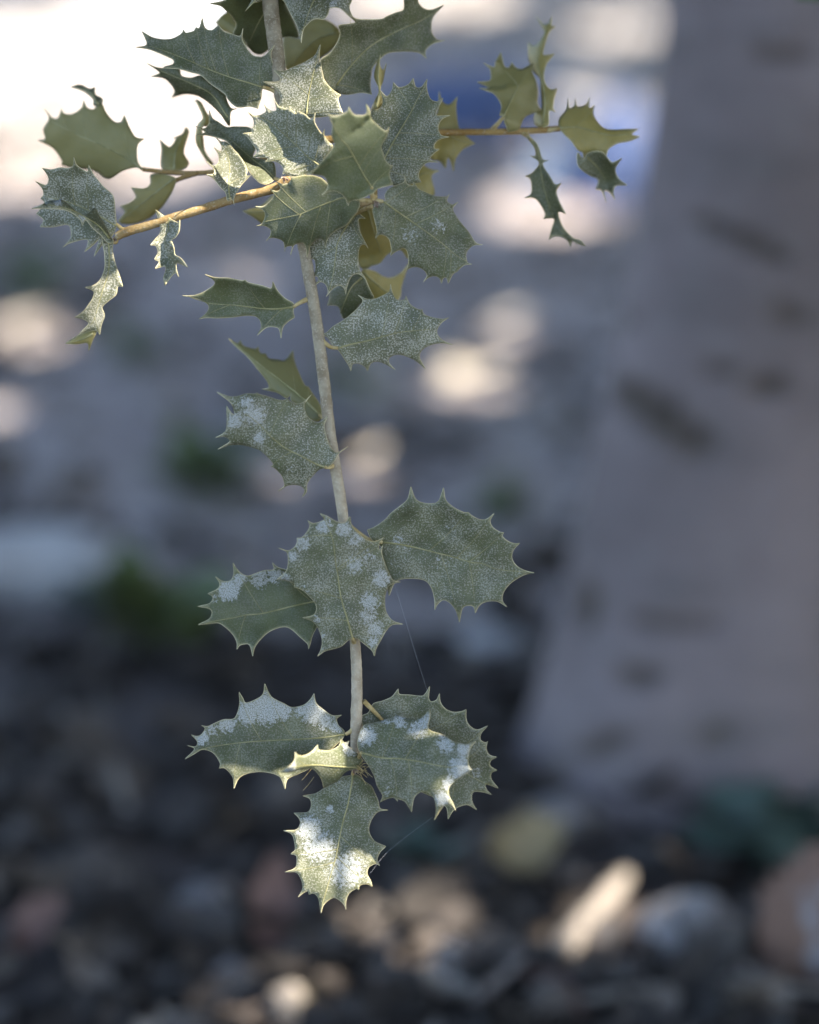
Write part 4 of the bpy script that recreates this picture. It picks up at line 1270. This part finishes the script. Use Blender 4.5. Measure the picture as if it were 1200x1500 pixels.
# curled, reddish dead leaf with a pale inside, at the right
c = gp(1228, 1450)
v, f = [], []
for i in range(13):
    for j in range(13):
        u, w_ = i / 12 * 2 - 1, j / 12 * 2 - 1
        rr = 0.030 * (1 + 0.15 * noise.noise(Vector((u * 2, w_ * 2, 5))))
        r2 = min(1.4, u * u + w_ * w_)
        v.append(Vector((c.x + u * rr, c.y + 0.012 * r2 - 0.01, gz(c.x, c.y) + 0.030 + w_ * rr * 0.95 + 0.004 * u)))
for i in range(12):
    for j in range(12):
        u, w_ = (i + .5) / 6 - 1, (j + .5) / 6 - 1
        if u * u + w_ * w_ < 1.02:
            a = i * 13 + j
            f.append((a, a + 13, a + 14, a + 1))
v2 = [q + Vector((0, 0.0012, 0)) for q in v]
nb = len(v)
f2 = [tuple(reversed([x + nb for x in q])) for q in f]
def curled_mat():
    t = NT('curled_leaf')
    p = t.n('ShaderNodeTexCoord').outputs['Generated']
    d = t.n('ShaderNodeVectorMath', operation='DISTANCE')
    t.put(d.inputs[0], p)
    d.inputs[1].default_value = (0.55, 0.3, 0.48)
    nz = t.noise(p, 4.0, 4.0)
    m = t.ramp(t.math('ADD', d.outputs['Value'], t.math('MULTIPLY', t.math('SUBTRACT', nz, .5), .7)), 0.16, 0.30)
    c_ = t.mix(m, (0.27, 0.27, 0.29), (0.17, 0.105, 0.08))
    return t.done(t.pbr(c_, 0.8, 0.25))
o = mesh_obj('fallen_leaf', v + v2, f + f2, curled_mat())
tag(o, 'large upright curled leaf, brown rim and pale grey centre', 'fallen leaf')

# seedlings: a few small oak leaves on a short stem
M['seed'] = foliage_mat('seedling_green', (0.07, 0.095, 0.03), (0.13, 0.16, 0.06), (0.12, 0.15, 0.03), 40.0)
M['seed_blue'] = foliage_mat('seedling_blue_green', (0.05, 0.075, 0.058), (0.085, 0.12, 0.095), (0.06, 0.10, 0.05), 40.0)
M['seed_pale'] = foliage_mat('seedling_pale', (0.13, 0.17, 0.09), (0.20, 0.24, 0.14), (0.14, 0.17, 0.05), 40.0)
def seedling(px, py, spread, n, mat, label, leaf=46):
    c = gp(px, py + spread * 0.45)
    c.z = gz(c.x, c.y)
    k = depth_of(c) * TV / 750.0
    rnd = random.Random(int(px * 3 + py))
    root = empty('oak_seedling', c)
    tag(root, label, 'seedling', 'oak seedlings on the ground')
    H = spread * k * 0.95
    P = smooth_path([(c.x, c.y, c.z - .01), (c.x + H * .1, c.y, c.z + H * .5), (c.x, c.y, c.z + H)], 6)
    v, f = tube(P, 0.0011, 6)
    mesh_obj('stem', v, f, M['stick'], root)
    for i in range(n):
        a = 2.4 * i + rnd.uniform(-.4, .4)
        q = c + Vector((math.cos(a) * spread * k * .55, math.sin(a) * spread * k * .5, H * rnd.uniform(.35, 1.05)))
        v, f = [], []
        dry_leaf_verts(Vector((0, 0, 0)) + q, a, leaf * k * rnd.uniform(.8, 1.2), rnd.uniform(-.3, .3), (rnd.uniform(-.3, .9), rnd.uniform(-.5, .5)), rnd, v, f)
        nb = len(v)
        v += [x - Vector((0, 0, 0.0004)) for x in v]
        f += [tuple(reversed([x + nb for x in t_])) for t_ in f]
        tube(smooth_path([tuple(P[-1 - min(len(P) - 2, i % 6)]), tuple(q)], 3), 0.0007, 5, v, f)
        mesh_obj('leaf', v, f, mat, root)
SEEDS = [(52, 415, 46, 6, 'seed_pale', 'pale green seedling on the ground near the sunny patch', 50),
         (205, 505, 46, 6, 'seed', 'small dark green seedling behind the curled hanging leaf', 46),
         (290, 700, 70, 12, 'seed', 'olive green seedling growing beyond the pale log', 56),
         (395, 610, 46, 5, 'seed_blue', 'blue-green seedling behind the blurred twisted leaf', 50),
         (520, 560, 40, 5, 'seed', 'dark green seedling just behind the middle of the stem', 46),
         (165, 880, 66, 7, 'seed_blue', 'blue-green seedling in front of the pale log', 60),
         (235, 930, 100, 20, 'seed', 'widest bushy olive seedling on the dark litter', 70),
         (735, 735, 42, 5, 'seed', 'lone yellowish green seedling left of the trunk', 44),
         (622, 1262, 56, 5, 'seed_blue', 'teal seedling low on the ground behind the lowest leaf', 62),
         (1120, 1235, 90, 8, 'seed_blue', 'teal seedling with broad leaves in front of the trunk', 90),
         (1198, 915, 34, 4, 'seed_blue', 'small teal seedling against the shaded bark of the trunk', 46)]
for px, py, s, n, m, lab, lf_ in SEEDS:
    if px == 1198:
        continue
    seedling(px, py, s * 1.15, int(n * 1.6), M[m], lab, lf_ * 1.3)

# crumpled blue cloth and white bags far behind
def heap(name, cpx, cpy, wx, wy, wz, seed, mat, label, cat, fold=1.0):
    c = gp(cpx, cpy)
    n = 40
    v, f = [], []
    for j in range(n + 1):
        for i in range(n + 1):
            u, w_ = i / n * 2 - 1, j / n * 2 - 1
            e = max(abs(u), abs(w_))
            d = math.hypot(u, w_) or 1
            s_ = e / d
            x, y = u * s_, w_ * s_
            r = math.hypot(x, y)
            q = Vector((x * 2.2 + seed, y * 2.2, seed))
            h = (1 - r ** 2.2) * (0.75 + 0.35 * noise.noise(q)) + fold * 0.13 * noise.noise(Vector((x * 7 + seed, y * 2.5, 1))) * (1 - r * .5)
            k = 1 + 0.16 * noise.noise(Vector((math.atan2(y, x) * 1.3, seed, 0)))
            X, Y = c.x + x * wx * k, c.y + wy + y * wy * k
            v.append(Vector((X, Y, gz(X, Y) - 0.004 + max(0.0, h) * wz)))
    for j in range(n):
        for i in range(n):
            a = j * (n + 1) + i
            f.append((a, a + 1, a + n + 2, a + n + 1))
    o = mesh_obj(name, v, f, mat)
    tag(o, label, cat)
M['blue'] = simple_mat('blue_cloth', (0.055, 0.08, 0.17), (0.085, 0.12, 0.24), 30.0, 0.8, 0.25, 0.003)
M['white'] = simple_mat('white_plastic', (0.62, 0.65, 0.70), (0.75, 0.77, 0.80), 30.0, 0.5, 0.4)
heap('blue_cloth', 700, 205, 0.105, 0.09, 0.075, 3.0, M['blue'], 'crumpled blue cloth on the ground far behind the branch', 'cloth')
heap('blue_cloth', 905, 300, 0.050, 0.06, 0.10, 9.0, M['blue'], 'tall bundle of blue cloth beside the trunk, next to the white bags', 'cloth')
heap('white_bag', 822, 275, 0.033, 0.03, 0.055, 5.0, M['white'], 'small white bag between the two blue cloths', 'bag', 0.6)
heap('white_bag', 868, 205, 0.044, 0.03, 0.040, 7.0, M['white'], 'larger white bag behind the blue bundle', 'bag', 0.6)
heap('white_bag', 225, 22, 0.09, 0.08, 0.03, 11.0, M['white'], 'flat white sheet on sunny ground far beyond the branch', 'bag', 0.5)
